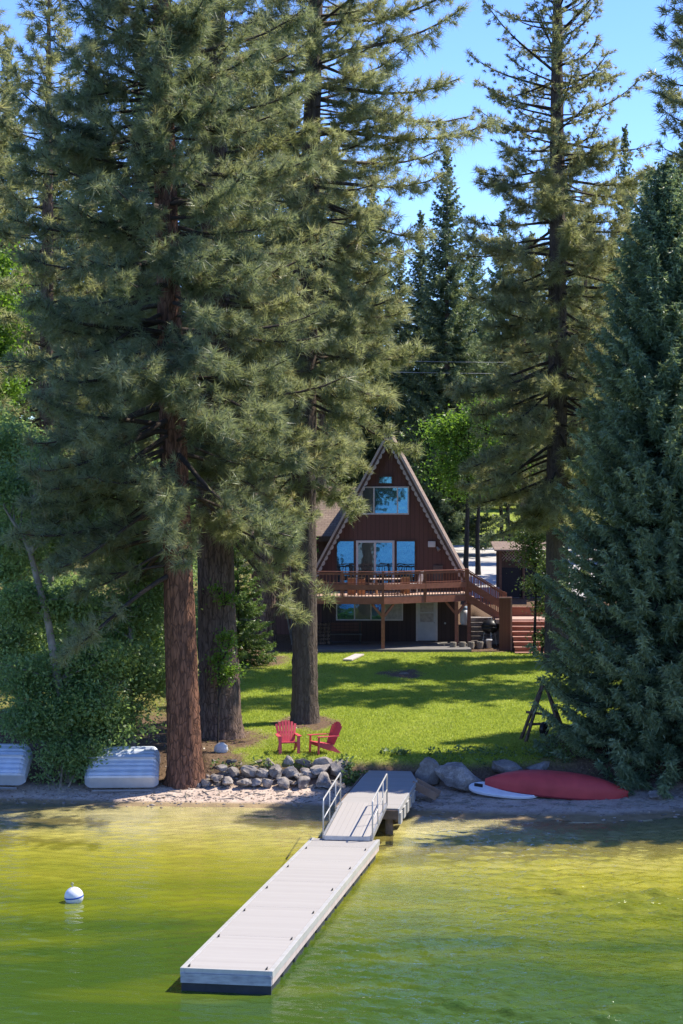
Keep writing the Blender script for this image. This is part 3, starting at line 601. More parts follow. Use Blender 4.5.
# front course, middle course, top course (from the photograph: centre column, centre row, width, height)
for (px, py, wd, hg) in [(283, 784, 16, 13), (304, 781, 17, 15), (324, 781, 22, 14), (268, 782, 13, 11), (255, 783, 12, 10), (243, 782, 12, 9), (228, 781, 13, 9), (337, 786, 20, 7), (313, 788, 12, 6), (216, 777, 12, 9), (205, 783, 12, 8)]:
    put_rock(px, py, 62.75, wd, hg)
for (px, py, wd, hg) in [(250, 772, 15, 11), (262, 774, 12, 11), (276, 771, 14, 12), (291, 772, 18, 13), (309, 774, 15, 9), (322, 769, 22, 13), (338, 772, 17, 16), (234, 771, 12, 9), (222, 768, 11, 8), (300, 776, 9, 8), (346, 779, 13, 11)]:
    put_rock(px, py, 63.25, wd, hg)
RMS = ['rock', 'rock', 'rock_tan', 'rock', 'rock_dark']
for (px, py, wd, hg) in [(268, 765, 16, 14), (287, 764, 13, 14), (304, 764, 20, 9), (322, 763, 17, 11), (335, 766, 21, 15), (256, 767, 10, 8), (243, 765, 9, 8), (230, 762, 10, 6), (214, 763, 9, 7), (279, 770, 8, 7)]:
    put_rock(px, py, 63.75, wd, hg, rr.choice(RMS))
rq = random.Random(12)
for i in range(84):
    px = rq.uniform(203, 350) if i < 46 else rq.uniform(188, 262); row = rq.random(); put_rock(px, 787 - row * (26 if px > 250 else 21) + rq.uniform(-1, 1), 62.65 + row * 1.1, rq.uniform(4, 10), rq.uniform(3, 6), rq.choice(['rock', 'rock_tan', 'rock_tan', 'rock_dark']))
put_rock(221, 749, 65.0, 13, 11, 'rock_white', 'smooth white round boulder at the foot of the dark trunk', None, 'boulder', cuts=0)
BL = 'boulders beside the shore platform'
put_rock(457, 776, 62.5, 60, 29, 'rock', 'long low grey boulder, biggest between platform and canoe', None, 'boulder', depth=1.4)
put_rock(430, 772, 63.0, 26, 27, 'rock', 'upright grey boulder touching the right side of the shore platform', None, 'boulder')
put_rock(505, 769, 63.1, 38, 18, 'rock', 'flat grey boulder just behind the white board', None, 'boulder')
put_rock(538, 769, 63.4, 30, 16, 'rock', 'grey boulder behind the middle of the red canoe', None, 'boulder')
put_rock(362, 770, 63.9, 20, 14, 'rock_tan', 'tan rock half hidden by weeds left of the shore platform', None, 'boulder')
put_rock(655, 796, 61.4, 18, 13, 'rock', 'grey boulder under the spruce, right of the canoe tip', None, 'boulder')
put_rock(676, 799, 61.5, 14, 9, 'rock', 'small grey boulder at the right edge under the spruce', None, 'boulder')
put_rock(403, 674, 86.6, 11, 4, 'rock_tan', 'small brown rock in the dirt patch on the lawn', None, 'rock')
def pebbles():
    rng = np.random.RandomState(8); N = 2300; x = rng.uniform(-11, 11, N); sh = np.interp(x, SHX, SHY); bk = np.interp(x, BKX, BKY)
    f = rng.rand(N) ** .7; y = sh - .3 + (bk + .9 - sh) * f; z = ground_z(x, y)
    b = bmesh.new(); bmesh.ops.create_icosphere(b, subdivisions=1, radius=1); iv = np.array([v.co[:] for v in b.verts]); fi = np.array([[v.index for v in q.verts] for q in b.faces]); b.free()
    s_ = (.015 + .05 * rng.rand(N) ** 4)[:, None, None]; V = iv[None] * s_ * rng.uniform(.6, 1.4, (N, 1, 3)) * np.array([1.3, 1, .6]) * (1 + rng.normal(0, .12, (N, len(iv), 1))) + np.stack([x, y, z], 1)[:, None]
    Fc = fi[None] + (np.arange(N) * len(iv))[:, None, None]
    tag(mesh_np('pebbles', V.reshape(-1, 3), Fc.reshape(-1, 3), M['rock_tan'], None), 'small stones and debris scattered over the sandy beach', 'pebbles', kind='stuff')
pebbles()
def litter():
    rng = np.random.RandomState(9); N = 26000; x = rng.uniform(-12, 12, N); y = rng.uniform(60, 100, N); g, s_ = zones(x, y); bk = np.interp(x, BKX, BKY)
    kp = (rng.rand(N) < np.maximum((1 - g) ** 2, .09)) & (y > bk - 1.2) & (y < 97) & ~((y > bk + 4) & (x > -3) & (rng.rand(N) < .3)); x, y = x[kp], y[kp]; z = ground_z(x, y) + .012
    V, T = leaves(rng, np.stack([x, y, z], 1), .045, rng.uniform(0, 1, len(x)), 1.2)
    o = tri_build('leaf_litter', V, T, foliage_mat('dry leaf litter', (.05, .03, .018), (.14, .085, .05), (.30, .22, .14), .1), None, 4)
    tag(o, 'dry brown needles and leaves under the shore trees', 'leaf litter', kind='stuff')
litter()
def driftwood():
    rng = np.random.RandomState(14); tb = Tubes(5)
    for i in range(170):
        right = rng.rand() < .7; x = rng.uniform(2.2, 10.5) if right else rng.uniform(-9, 0); sh = np.interp(x, SHX, SHY); bk = np.interp(x, BKX, BKY); y = sh + (bk - sh) * np.clip(rng.normal(.55, .2), .1, .98); a = rng.normal(0, .5); l = rng.uniform(.08, .45)
        xx = x + np.linspace(-.5, .5, 4) * l * math.cos(a); yy = y + np.linspace(-.5, .5, 4) * l * math.sin(a) + rng.normal(0, .01, 4); tb.add(np.stack([xx, yy, ground_z(xx, yy) + .015], 1), np.full(4, rng.uniform(.006, .018)))
    tag(tb.build('driftwood', M['bark_alder'], None), 'thin driftwood sticks and twigs scattered along the beach', 'driftwood', kind='stuff')
driftwood()
def weeds():
    rng = np.random.RandomState(10); C = []
    for (cx, cy, r, n, hh) in [(X(355, 63), 63.0, .45, 260, .45), (X(345, 63.4), 63.6, .3, 120, .3), (X(396, 64.5), 64.6, .5, 160, .2), (X(262, 63.4), 63.5, .35, 50, .25), (X(300, 63.6), 63.7, .4, 60, .22), (X(226, 63.4), 63.5, .5, 50, .2), (X(560, 64), 64.2, 1.2, 300, .3), (X(470, 64), 64.2, 1.6, 300, .25), (X(640, 63), 63, 1.2, 220, .3)]:
        a = rng.uniform(0, 6.28, n); q = r * np.sqrt(rng.rand(n)); x = cx + q * np.cos(a); y = cy + q * np.sin(a) * .6; C.append(np.stack([x, y, ground_z(x, y) + rng.rand(n) * hh], 1))
    V, T = leaves(rng, np.concatenate(C), .07, rng.uniform(.2, .9, sum(len(c) for c in C)), .5)
    tag(tri_build('weeds', V, T, M['leaf_shrub'], None, 4), 'low green weeds along the top of the stone bank', 'weeds', kind='stuff')
weeds()

# ------------------------------------------------------------------ cabin
def plank_mat(name, a, b, pitch, axis_='X', rough=.75, bump=.6, groove=.5):
    t = NT(name); v = t.coord((1, 1, 1)); sep = t.n('ShaderNodeSeparateXYZ'); t.l(v, sep.inputs[0]); c = sep.outputs['XYZ'.index(axis_)]
    q = t.math('FRACT', t.math('DIVIDE', c, pitch)); e = t.math('ABSOLUTE', t.math('SUBTRACT', q, .5)); gr = t.math('GREATER_THAN', e, .455)
    pid = t.math('FLOOR', t.math('DIVIDE', c, pitch)); wn = t.n('ShaderNodeTexWhiteNoise', noise_dimensions='1D'); t.l(pid, wn.inputs['W'])
    n = t.noise(t.coord({'X': (6, 6, .6), 'Y': (.6, 6, 6), 'Z': (.6, 6, 6)}[axis_]), 3, 5)
    col = t.mix(t.math('ADD', t.math('MULTIPLY', n, .6), t.math('MULTIPLY', wn.outputs[0], .4)), b, a)
    col = t.mix(t.math('MULTIPLY', gr, groove), col, tuple(x * .4 for x in b))
    return t.done(t.bsdf(col, rough, t.bump(t.math('SUBTRACT', t.math('MULTIPLY', n, .3), gr), bump, .015), .2))
def shingle_mat(name, a, b):
    t = NT(name); v = t.coord((1, 1, 1)); br = t.n('ShaderNodeTexBrick'); t.l(v, br.inputs[0]); br.inputs['Scale'].default_value = 1
    br.inputs['Brick Width'].default_value = .3; br.inputs['Row Height'].default_value = .14; br.inputs['Mortar Size'].default_value = .012
    br.inputs['Color1'].default_value = (*a, 1); br.inputs['Color2'].default_value = (*b, 1); br.inputs['Mortar'].default_value = (*[x * .4 for x in b], 1)
    col = t.mix(t.noise(v, 2.5, 4), br.outputs[0], tuple(x * .7 for x in b))
    return t.done(t.bsdf(col, .9, t.bump(t.noise(v, 30, 3), .4, .01), .1))
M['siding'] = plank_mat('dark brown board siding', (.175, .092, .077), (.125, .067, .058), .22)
M['siding_low'] = plank_mat('darker lower siding', (.10, .07, .063), (.072, .052, .05), .22)  # same boards as the upper wall in a darker, greyer brown
M['trim'] = simple('weathered white trim paint', (.52, .44, .40), (.40, .33, .29), 5, .7, .2)
M['frame'] = simple('white window frame', (.70, .66, .66), (.60, .56, .56), 6, .5, .1)
M['brown'] = simple('brown rake board', (.14, .085, .065), (.09, .055, .045), 6, .8, .3)
M['roof'] = shingle_mat('dark roof shingles', (.10, .085, .075), (.065, .055, .05))
M['roof_tan'] = shingle_mat('weathered tan shingles', (.34, .26, .21), (.24, .18, .15))
M['redwood'] = simple('red stained deck wood', (.32, .128, .085), (.22, .088, .06), 7, .65, .3, stretch=(.4, 1, 1))
M['decking'] = plank_mat('sun bleached deck boards', (.52, .36, .29), (.40, .27, .21), .14, 'Y')
M['cedar'] = simple('orange cedar', (.42, .21, .10), (.30, .14, .07), 8, .7, .3, stretch=(1, 1, .3))
M['picnic'] = plank_mat('pale table boards', (.55, .42, .35), (.42, .32, .27), .14, 'Y')
M['door'] = simple('pale grey door paint', (.62, .63, .66), (.54, .55, .58), 3, .5, .1)
M['conc'] = simple('grey concrete', (.20, .19, .18), (.13, .125, .12), 2, .9, .3)
M['black'] = simple('black enamel', (.02, .02, .022), (.012, .012, .013), 6, .4, .1)
M['white'] = simple('white plastic', (.72, .72, .74), (.62, .62, .66), 4, .45, .1)
M['steel'] = simple('galvanised metal', (.45, .45, .46), (.34, .34, .35), 12, .45, .1, metal=.6)
def glass_mat(name, tint, dark, refl=.75):
    t = NT(name); v = t.coord((1, 1, 1)); n = t.noise(v, 1.4, 2)
    g = t.n('ShaderNodeBsdfGlossy'); g.inputs[0].default_value = (*tint, 1); g.inputs['Roughness'].default_value = .03; t.l(t.bump(n, .10, .05), g.inputs['Normal'])
    d = t.bsdf(dark, .3, None, .5); m = t.n('ShaderNodeMixShader'); m.inputs[0].default_value = refl; t.l(d, m.inputs[1]); t.l(g.outputs[0], m.inputs[2]); return t.done(m.outputs[0])
M['glass'] = glass_mat('sky tinted coated glass', (.045, .145, .28), (.012, .04, .07), .7)  # blue of the reflected sky is put into the tint and base colour
M['glass_dark'] = glass_mat('clear window glass', (.5, .6, .7), (.012, .011, .011), .10)
M['curtain'] = simple('pale curtain', (.55, .52, .52), (.35, .33, .33), 6, .9, .2)

HZ0 = 1.9; HXC = 2.35; HA = -R(3.0)
house = thing('a_frame_house', (HXC, 100, HZ0), 'dark brown A-frame cabin with scalloped white rake trim and blue windows', 'house', HA)
AP, SL = 10.6, .533                                  # apex height, half width per metre below the apex
EV = 3.15; hw = (AP - EV) * SL
m = MB(); z0 = 2.5; hf = (AP - .25 - z0) * SL
m.prism([(-hf, 0, z0), (hf, 0, z0), (0, 0, AP - .25)], (0, .2, 0)); m.build('front_wall', M['siding'], house)
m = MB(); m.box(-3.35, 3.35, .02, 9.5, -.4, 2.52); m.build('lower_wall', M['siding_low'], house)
def roof_side(sg):
    m = MB(); n = Vector((sg * 1, 0, SL)).normalized() * .16
    a = Vector((0, -.62, AP - .02)); b = Vector((sg * hw, -.62, EV)); m.prism([a, b, b - n, a - n * 1.0 - Vector((0, 0, .1))], (0, 10.2, 0)); m.build('roof', M['roof_tan'], house)
    # rake: pale upper board, brown strip, scalloped lower trim
    d = (b - a).normalized(); inn = Vector((-sg * SL * 0 - sg * d.z * -1, 0, 0)); perp = Vector((-d.z * sg, 0, d.x * sg)); perp = perp if perp.z < 0 else -perp
    y = -.66; a = a + Vector((0, -.05, 0)); b = b + Vector((0, -.05, 0))
    w1 = .10
    m = MB(); m.prism([a, b, b + perp * w1, a + perp * w1 * 1.15], (0, .045, 0)); bo = m.build('bargeboard', M['trim'], house)
    m = MB(); o = Vector((0, .02, 0)); m.prism([a + perp * w1 + o, b + perp * w1 + o, b + perp * (w1 + .13) + o, a + perp * (w1 + .13) + o], (0, .04, 0)); m.build('rake_strip', M['brown'], house)
    L = (b - a).length; ns = int(L / .30); m = MB(); pts = []
    for i in range(ns):
        for q in range(7):
            f = (i + q / 6) / ns; pts.append(a + (b - a) * f + perp * (w1 + .13 + .05 + .085 * math.sin(math.pi * q / 6)))
    for i in range(len(pts) - 1):
        p, q = pts[i], pts[i + 1]; f0 = a + (b - a) * (i / (len(pts) - 1)) + perp * (w1 + .12); f1 = a + (b - a) * ((i + 1) / (len(pts) - 1)) + perp * (w1 + .12)
        if (q - p).length > 1e-4: m.prism([f0, f1, q, p], (0, .03, 0))
    m.build('scalloped_trim', M['trim'], house)
roof_side(1); roof_side(-1)
def hx(px): return X(px, 100) - HXC
def hz(py): return Z(py, 100) - HZ0
def window(px0, px1, py0, py1, muls, mats, name='window', fr=.07, y=0.0, parent=house, fm='frame'):
    x0, x1, zt, zb = hx(px0), hx(px1), hz(py0), hz(py1); m = MB(); d0, d1 = y - .07, y + .03
    m.box(x0, x1, d0, d1, zt - fr, zt); m.box(x0, x1, d0, d1, zb, zb + fr); xs_ = [x0] + [hx(q) for q in muls] + [x1]
    m.box(x0, x0 + fr, d0, d1, zb + fr, zt - fr); m.box(x1 - fr, x1, d0, d1, zb + fr, zt - fr)
    for q in xs_[1:-1]: m.box(q - fr / 2, q + fr / 2, d0, d1, zb + fr, zt - fr)
    w_ = m.build(name, M[fm], parent)
    for i in range(len(xs_) - 1):
        a = xs_[i] + (fr if i == 0 else fr / 2); b = xs_[i + 1] - (fr if i == len(xs_) - 2 else fr / 2)
        MB().box(a, b, y - .03, y - .012, zb + fr, zt - fr).build('pane', M[mats[i]], w_)
    return w_
window(378, 393, 475.5, 484.5, [], ['glass'], fm='brown')
window(361.5, 409, 486.5, 514.5, [374, 397.5], ['glass_dark', 'glass', 'glass'])
window(335.5, 355, 540, 584, [], ['glass'], fm='brown'); window(395.5, 416, 540, 584, [], ['glass'], fm='brown')
window(356, 394.5, 540.5, 590, [375], ['glass_dark', 'glass'], 'sliding_door', fr=.11)
window(336, 403, 599, 620.5, [354.5, 371, 385], ['glass', 'glass_dark', 'glass', 'curtain'], y=.02, fr=.06)
# lower door
x0, x1 = hx(416), hx(437.5); m = MB(); m.box(x0, x0 + .1, -.05, .05, .06, 2.2); m.box(x1 - .1, x1, -.05, .05, .06, 2.2); m.box(x0 + .1, x1 - .1, -.05, .05, 2.1, 2.2); m.build('door_frame', M['frame'], house)
m = MB(); m.box(x0 + .1, x1 - .1, -.02, .03, .08, .62); m.box(x0 + .1, x0 + .2, -.02, .03, .62, 2.1); m.box(x1 - .2, x1 - .1, -.02, .03, .62, 2.1); m.box(x0 + .2, x1 - .2, -.02, .03, .62, 1.0); m.box(x0 + .2, x1 - .2, -.02, .03, 1.95, 2.1); m.box(x0 + .2, x1 - .2, -.02, .03, 1.44, 1.5)
for i in range(2): m.box(x0 + .17 + i * .36, x0 + .46 + i * .36, -.035, -.02, .18, .85)
dr = m.build('door', M['door'], house)
MB().box(x0 + .2, x1 - .2, -.004, .01, 1.0, 1.44).box(x0 + .2, x1 - .2, -.004, .01, 1.5, 1.95).build('pane', M['curtain'], dr)
m = MB(); m.tube([(x1 - .16, -.02, .98), (x1 - .16, -.09, .98)], .03, 8); m.build('handle', M['steel'], dr)
# wall fittings
MB().box(hx(428), hx(435.5), -.14, -.004, hz(547), hz(541)).build('vent_hood', M['white'], house, bevel=.02)
m = MB(); m.tube([(hx(437), -.02, hz(547)), (hx(437.5), -.16, hz(547.5)), (hx(439), -.24, hz(550))], [.04, .06, .09], 8); m.build('flood_light', M['steel'], house)
MB().box(hx(433), hx(443), -.12, -.004, hz(580), hz(565)).build('meter_box', simple('brown metal box', (.16, .12, .11)), house, bevel=.015)
m = MB(); m.tube([(hx(445), 0, .95), (hx(445), -.06, .95)], .05, 8); m.build('hose_tap', M['steel'], house)
# left wing
m = MB(); m.box(-7.0, -2.4, 1.2, 8.5, -.4, 5.35); m.build('wing_wall', M['siding'], house)
m = MB(); m.prism([(-7.3, .6, 5.25), (-7.3, 4.6, 7.75), (-7.3, 8.9, 5.25), (-7.3, 8.9, 5.1), (-7.3, 4.6, 7.58), (-7.3, .6, 5.1)], (5.9, 0, 0)); m.build('wing_roof', M['roof_tan'], house)
MB().box(-7.3, -1.5, .55, .6, 5.0, 5.27).build('fascia', M['brown'], house)

# patio under the deck
MB().box(-2.3, 6.2, 95.3, 100.3, 1.5, 1.93).build('patio', M['conc'])
bpy.data.objects['patio']['kind'] = 'structure'

# ------------------------------------------------------------------ raised deck
DZ = 4.45
deck = thing('raised_deck', (2, 97, 1.9), 'red brown raised wooden deck with baluster railing across the cabin front', 'deck')
OX, OY, OZ = 2, 97, 1.9
def L(p): return (p[0] - OX, p[1] - OY, p[2] - OZ)
PL = [(-1.9, 95.9), (1.98, 95.4), (6.1, 98.0)]        # front edge: left corner, prow, right corner
m = MB(); m.prism([L((-1.9, 99.95, DZ - .05)), L((-1.9, 95.9, DZ - .05)), L((1.98, 95.4, DZ - .05)), L((6.1, 98.0, DZ - .05)), L((6.1, 99.75, DZ - .05))], (0, 0, .05)); m.build('deck_floor', M['decking'], deck)
m = MB()
for a, b in ((PL[0], PL[1]), (PL[1], PL[2])): m.beam(L((*a, DZ - .22)), L((*b, DZ - .22)), .06, .32)
m.beam(L((6.1, 98.0, DZ - .22)), L((6.1, 99.7, DZ - .22)), .06, .32); m.beam(L((-1.9, 95.9, DZ - .22)), L((-1.9, 99.9, DZ - .22)), .06, .32); m.build('fascia', M['redwood'], deck)
def railing(a, b, parent, za=DZ, zb=DZ, posts=(0, 1)):
    a, b = Vector((*a, za)), Vector((*b, zb)); d = b - a; n = max(2, int(Vector((d.x, d.y)).length / .165)); o = Vector(L((0, 0, 0))); U = Vector((0, 0, 1))
    m = MB(); m.beam(a + o + U * 1.16, b + o + U * 1.16, .14, .045); m.beam(a + o + U * 1.06, b + o + U * 1.06, .05, .09); m.build('top_rail', M['redwood'], parent)
    m = MB(); m.beam(a + o + U * .62, b + o + U * .62, .09, .04); m.build('lower_rail', M['redwood'], parent)
    m = MB(); nn = Vector((d.y, -d.x, 0)).normalized() * .05; m.beam(a + o + nn + U * .43, b + o + nn + U * .43, .035, .26); m.build('rail_board', M['redwood'], parent)
    for i in range(1, n):
        p = a + d * i / n + o; m = MB(); m.beam(p + U * .0, p + U * 1.04, .042, .042); m.build('baluster', M['redwood'], parent)
    for f in posts:
        p = a + d * f + o; m = MB(); m.beam(p + U * -.35, p + U * 1.2, .11, .11); m.build('rail_post', M['redwood'], parent)
railing(PL[0], PL[1], deck, posts=(0, .5, 1)); railing(PL[1], PL[2], deck, posts=(.5, 1)); 
def post(px, Y, br=True):
    x = X(px, Y); zb = 1.86; m = MB(); m.beam(L((x, Y, zb)), L((x, Y, DZ - .38)), .17, .17)
    if br:
        for sg in (-1, 1): m.beam(L((x + sg * .06, Y, DZ - .95)), L((x + sg * .52, Y + (.3 if sg > 0 else 0), DZ - .40)), .09, .11)
    m.build('deck_post', M['redwood'], deck)
post(383, 95.6); post(456.5, 97.6); post(469, 98.2, False); post(300, 96)
# stair from the deck down to the right
st = thing('deck_stairs', (X(468, 98.6), 98.6, 1.9), 'red brown stair with railings going down from the right end of the deck', 'stairs')
SX0, SX1, SY0, SY1 = 6.2, 8.05, 98.0, 99.0; SZ1 = 3.22; nst = 7
OX, OY, OZ = st.location
for i in range(nst):
    z = DZ - (DZ - SZ1) * (i + 1) / (nst + 0); x = SX0 + (SX1 - SX0) * i / nst
    if i < nst - 1: MB().box(*[q for q in (x - OX, x + .30 - OX, SY0 + .06 - OY, SY1 - .06 - OY, z - .05 - OZ, z - OZ)]).build('tread', M['decking'], st)
for y in (SY0, SY1):
    m = MB(); m.beam(L((SX0 - .05, y, DZ - .2)), L((SX1, y, SZ1 - .12)), .06, .34); m.build('stringer', M['redwood'], st)
    a, b = (SX0, y), (SX1, y); railing(a, b, st, DZ - .02, SZ1 + .05, posts=(0, 1))
# landing guard panel and lower garden steps
gp = thing('guard_panel', (7.85, 96, 1.7), 'tall narrow red brown board panel beside the garden steps', 'panel')
MB().box(-.28, .26, -.04, .04, 0, 2.62).build('board_panel', plank_mat('weathered brown panel boards', (.25, .105, .075), (.17, .072, .054), .14), gp)
MB().box(-.3, .34, -.07, .07, 2.62, 2.68).box(.26, .34, -.06, .06, 0, 2.62).build('cap', simple('pale worn cap board', (.42, .24, .19), (.32, .17, .13)), gp)
gs_ = thing('garden_steps', (9.0, 95, 1.6), 'wide red brown timber steps climbing the bank right of the cabin', 'steps')
for i in range(7):
    y0 = -.6 + i * .42; z = .26 + i * .215
    MB().box(-.78, 1.25, y0, y0 + .05, z - .215, z - .045).build('riser', M['redwood'], gs_); MB().box(-.8, 1.27, y0 - .03, y0 + .46, z - .042, z).build('tread', simple('worn red tread', (.50, .27, .21), (.38, .19, .15)) if i == 0 else bpy.data.materials['worn red tread'], gs_)
MB().box(-1.5, 3, 2.36, 4.5, 1.40, 1.62).build('landing', M['decking'], gs_)
tb_ = thing('timber_edge', (9.5, 99.5, 3.2), 'low red brown timber wall above the garden steps', 'retaining wall')
MB().box(-1.2, 2.4, 0, .2, -.1, .42).box(-1.25, 2.45, -.03, .23, .425, .48).build('timber', M['redwood'], tb_)

# things on the deck
pt = thing('picnic_table', (2.35, 97.5, DZ), 'pale wooden picnic table with benches on the deck', 'table', R(2))
MB().box(-.95, .95, -.38, .38, .70, .75).build('tabletop', M['picnic'], pt)
for y in (-.68, .68): MB().box(-.95, .95, y - .14, y + .14, .42, .46).build('bench_seat', M['picnic'], pt)
for x in (-.65, .65):
    m = MB(); m.beam((x, -.6, 0), (x, -.2, .7), .09, .05); m.beam((x, .6, 0), (x, .2, .7), .09, .05); m.beam((x, -.75, .39), (x, .75, .39), .05, .08); m.build('leg_frame', M['cedar'], pt)
for px, lab, w_ in ((356.5, 'double orange cedar planter box by the deck railing, left of the picnic table', .42), (405.8, 'single orange cedar planter box by the deck railing, right of the picnic table', .2)):
    t = thing('planter_box', (X(px, 96.4 if px < 400 else 97.2), 96.4 if px < 400 else 97.2, DZ), lab, 'planter')
    m = MB(); m.box(-w_ - .02, -.03 if w_ > .3 else w_, -.14, .14, .02, .82)
    if w_ > .3: m.box(.03, w_ + .02, -.14, .14, .02, .78)
    m.build('box', M['cedar'], t, bevel=.01); MB().box(-w_ + .02, w_ - .02, -.12, .12, .83, .86).build('soil', simple('potting soil', (.05, .035, .025)), t)
def hoop_chair(px, Y, lab, rz):
    t = thing('patio_chair', (X(px, Y), Y, DZ), lab, 'chair', rz); m = MB()
    m.tube([(-.27, .22, .0), (-.27, .24, .55), (-.24, .30, .86), (-.1, .34, 1.0), (.1, .34, 1.0), (.24, .30, .86), (.27, .24, .55), (.27, .22, 0)], .018, 6); m.tube([(-.27, -.24, 0), (-.27, -.22, .62), (-.27, .24, .62)], .018, 6); m.tube([(.27, -.24, 0), (.27, -.22, .62), (.27, .24, .62)], .018, 6); m.build('frame', M['black'], t)
    MB().box(-.25, .25, -.24, .24, .40, .44).build('seat', M['black'], t, bevel=.01)
    m = MB()
    for i in range(5): m.beam((-.2 + i * .1, .24, .44), (-.16 + i * .08, .33, .97), .03, .012)
    m.build('backrest', M['black'], t)
hoop_chair(364, 98.6, 'dark round backed metal chair in front of the sliding door', .2); hoop_chair(396, 98.8, 'dark metal chair at the right end of the picnic table', -.9)
t = thing('lounge_chair', (X(413, 98.5), 98.5, DZ), 'pale padded lounge chair on the deck below the right window', 'chair', R(-25))
m = MB(); m.beam((-.3, 0, .42), (.35, 0, .42), .55, .08); m.build('seat', M['curtain'], t); m = MB(); m.beam((.32, 0, .45), (.55, 0, 1.1), .55, .07); m.build('backrest', M['curtain'], t)
for x in (-.25, .3):
    for y in (-.22, .22): MB().beam((x, y, 0), (x, y, .4), .04, .04).build('leg', M['steel'], t)
# things under the deck
t = thing('bench', (X(345, 99), 99, 1.93), 'dark slatted bench against the wall under the deck', 'bench')
m = MB()
for i in range(3): m.box(-.85, .85, -.25 + i * .16, -.12 + i * .16, .42, .46)
m.build('seat', M['conc'], t); m = MB()
for i in range(3): m.box(-.85, .85, .26, .30, .58 + i * .15, .69 + i * .15)
m.build('backrest', M['siding'], t)
for x in (-.75, .75): MB().box(x - .04, x + .04, -.24, .30, 0, .42).box(x - .04, x + .04, .24, .26, .42, 1.0).build('leg', M['black'], t)
t = thing('log_stack', (X(323, 98.2), 98.2, 1.93), 'dark stack of split logs leaning in the corner under the deck', 'log stack'); m = MB(); q = random.Random(4)
for i in range(4):
    for j in range(6): m.tube([(-.3 + i * .19 + q.uniform(-.02, .02), -.3, .1 + j * .18), (-.3 + i * .19, .3, .1 + j * .18)], .088, 7)
m.build('split_log', M['bark_dark'], t)
t = thing('gas_cylinder', (X(464.8, 99.3), 99.3, 1.93), 'white gas cylinder standing on a block under the stair', 'gas cylinder')
MB().lathe([(.16, .88), (.2, .92), (.24, 1.0), (.24, 1.45), (.2, 1.58), (.08, 1.66)], 18).build('body', M['white'], t, smooth=True)
MB().lathe([(.15, 1.60), (.15, 1.80), (.13, 1.80), (.13, 1.60)], 16).build('collar', simple('pale blue paint', (.30, .42, .6)), t, smooth=True)
MB().box(-.3, .3, -.3, .3, 0, .88).build('stand', M['siding_low'], t)
t = thing('charcoal_grill', (X(490, 97.6), 97.6, 1.88), 'black covered grill standing beside the stair foot', 'grill')
MB().lathe([(.12, .62), (.33, .72), (.42, .88), (.43, .98)], 18).build('bowl', M['black'], t, smooth=True); MB().lathe([(.44, .985), (.40, 1.12), (.28, 1.26), (.08, 1.33)], 18).build('lid', M['black'], t, smooth=True)
m = MB(); m.tube([(-.08, 0, 1.33), (-.06, 0, 1.40), (.06, 0, 1.40), (.08, 0, 1.33)], .014, 6); m.build('handle', M['steel'], t)
for a in (.6, 2.7, 4.8): MB().tube([(.28 * math.cos(a), .28 * math.sin(a), .72), (.42 * math.cos(a), .42 * math.sin(a), 0)], .022, 6).build('leg', M['steel'], t)
t = thing('bucket', (X(489, 97.0), 97.0, 1.86), 'white bucket on the ground below the black grill', 'bucket'); MB().lathe([(.12, 0), (.15, .36), (.16, .36), (.16, .40), (.13, .40)], 16).build('body', M['white'], t, smooth=True)
m = MB(); m.tube([(-.15, 0, .36), (-.12, -.1, .45), (.12, -.1, .45), (.15, 0, .36)], .008, 5); m.build('handle', M['steel'], t)
EG = 'log stubs edging the patio'
for i, px in enumerate((453, 462.5, 471, 480)):
    t = MB(); t.lathe([(.16, 0), (.17, .28), (.155, .33)], 12); o = t.build('log_stub', M['bark_alder'], loc=(X(px, 96.6 + .1 * i), 96.6 + .1 * i, 1.84), smooth=False); tag(o, 'short upright log stub edging the patio right of the deck post', 'log stub', EG)
t = thing('stone_retaining_wall', (X(482, 99.4), 99.4, 1.85), 'grey stacked block wall behind the grill under the stair', 'retaining wall'); 
for i in range(6): MB().box(-.95 + .03 * (i % 2), 1.3 - .04 * (i % 2), -.35 + .07 * i, .6, .22 * i + .005, .22 * i + .215).build('stone_course', M['rock'], t, bevel=.02)
o = MB().box(-.22, .22, -1.4, 1.0, .0, .06).build('stepping_slab', simple('pale stone slab', (.50, .44, .42), (.40, .35, .33), 3, .9), loc=(X(354.5, 93), 92.6, gz(.6, 92.6) + .03)); o.rotation_euler = (R(1.2), 0, R(-14)); tag(o, 'pale flat stone slab lying on the grass in front of the patio', 'slab')
# lattice topped shed on the terrace
sh_ = thing('lattice_shed', (X(520, 108), 108, gz(X(520, 108), 108)), 'dark open shelter with white lattice top behind the shrub', 'shelter')
zb = sh_.location.z; zt = Z(549, 108) - zb
for x in (-1.05, .2, 1.75): MB().beam((x, 0, -.3), (x, 0, zt - .1), .12, .12).build('post', M['brown'], sh_)
MB().box(-1.1, 1.8, .04, .1, 0, zt - 1.0).build('screen', simple('dark mesh', (.018, .022, .03), (.01, .012, .018), 20), sh_)
MB().box(-1.1, 1.8, 2.3, 2.4, -.2, zt).build('rear_wall', M['siding_low'], sh_)
m = MB(); n = 17
for i in range(n):
    x = -1.1 + 2.9 * i / n
    m.beam((x, -.02, zt - .62), (min(x + .5, 1.8), -.02, zt - .62 + min(.5, 1.8 - x)), .04, .015); m.beam((x + .5 if x + .5 < 1.8 else 1.8, 0, zt - .62 + (0 if x + .5 < 1.8 else .5 - (1.8 - x))), (x, 0, zt - .12), .04, .015)
m.build('lattice', M['trim'], sh_)
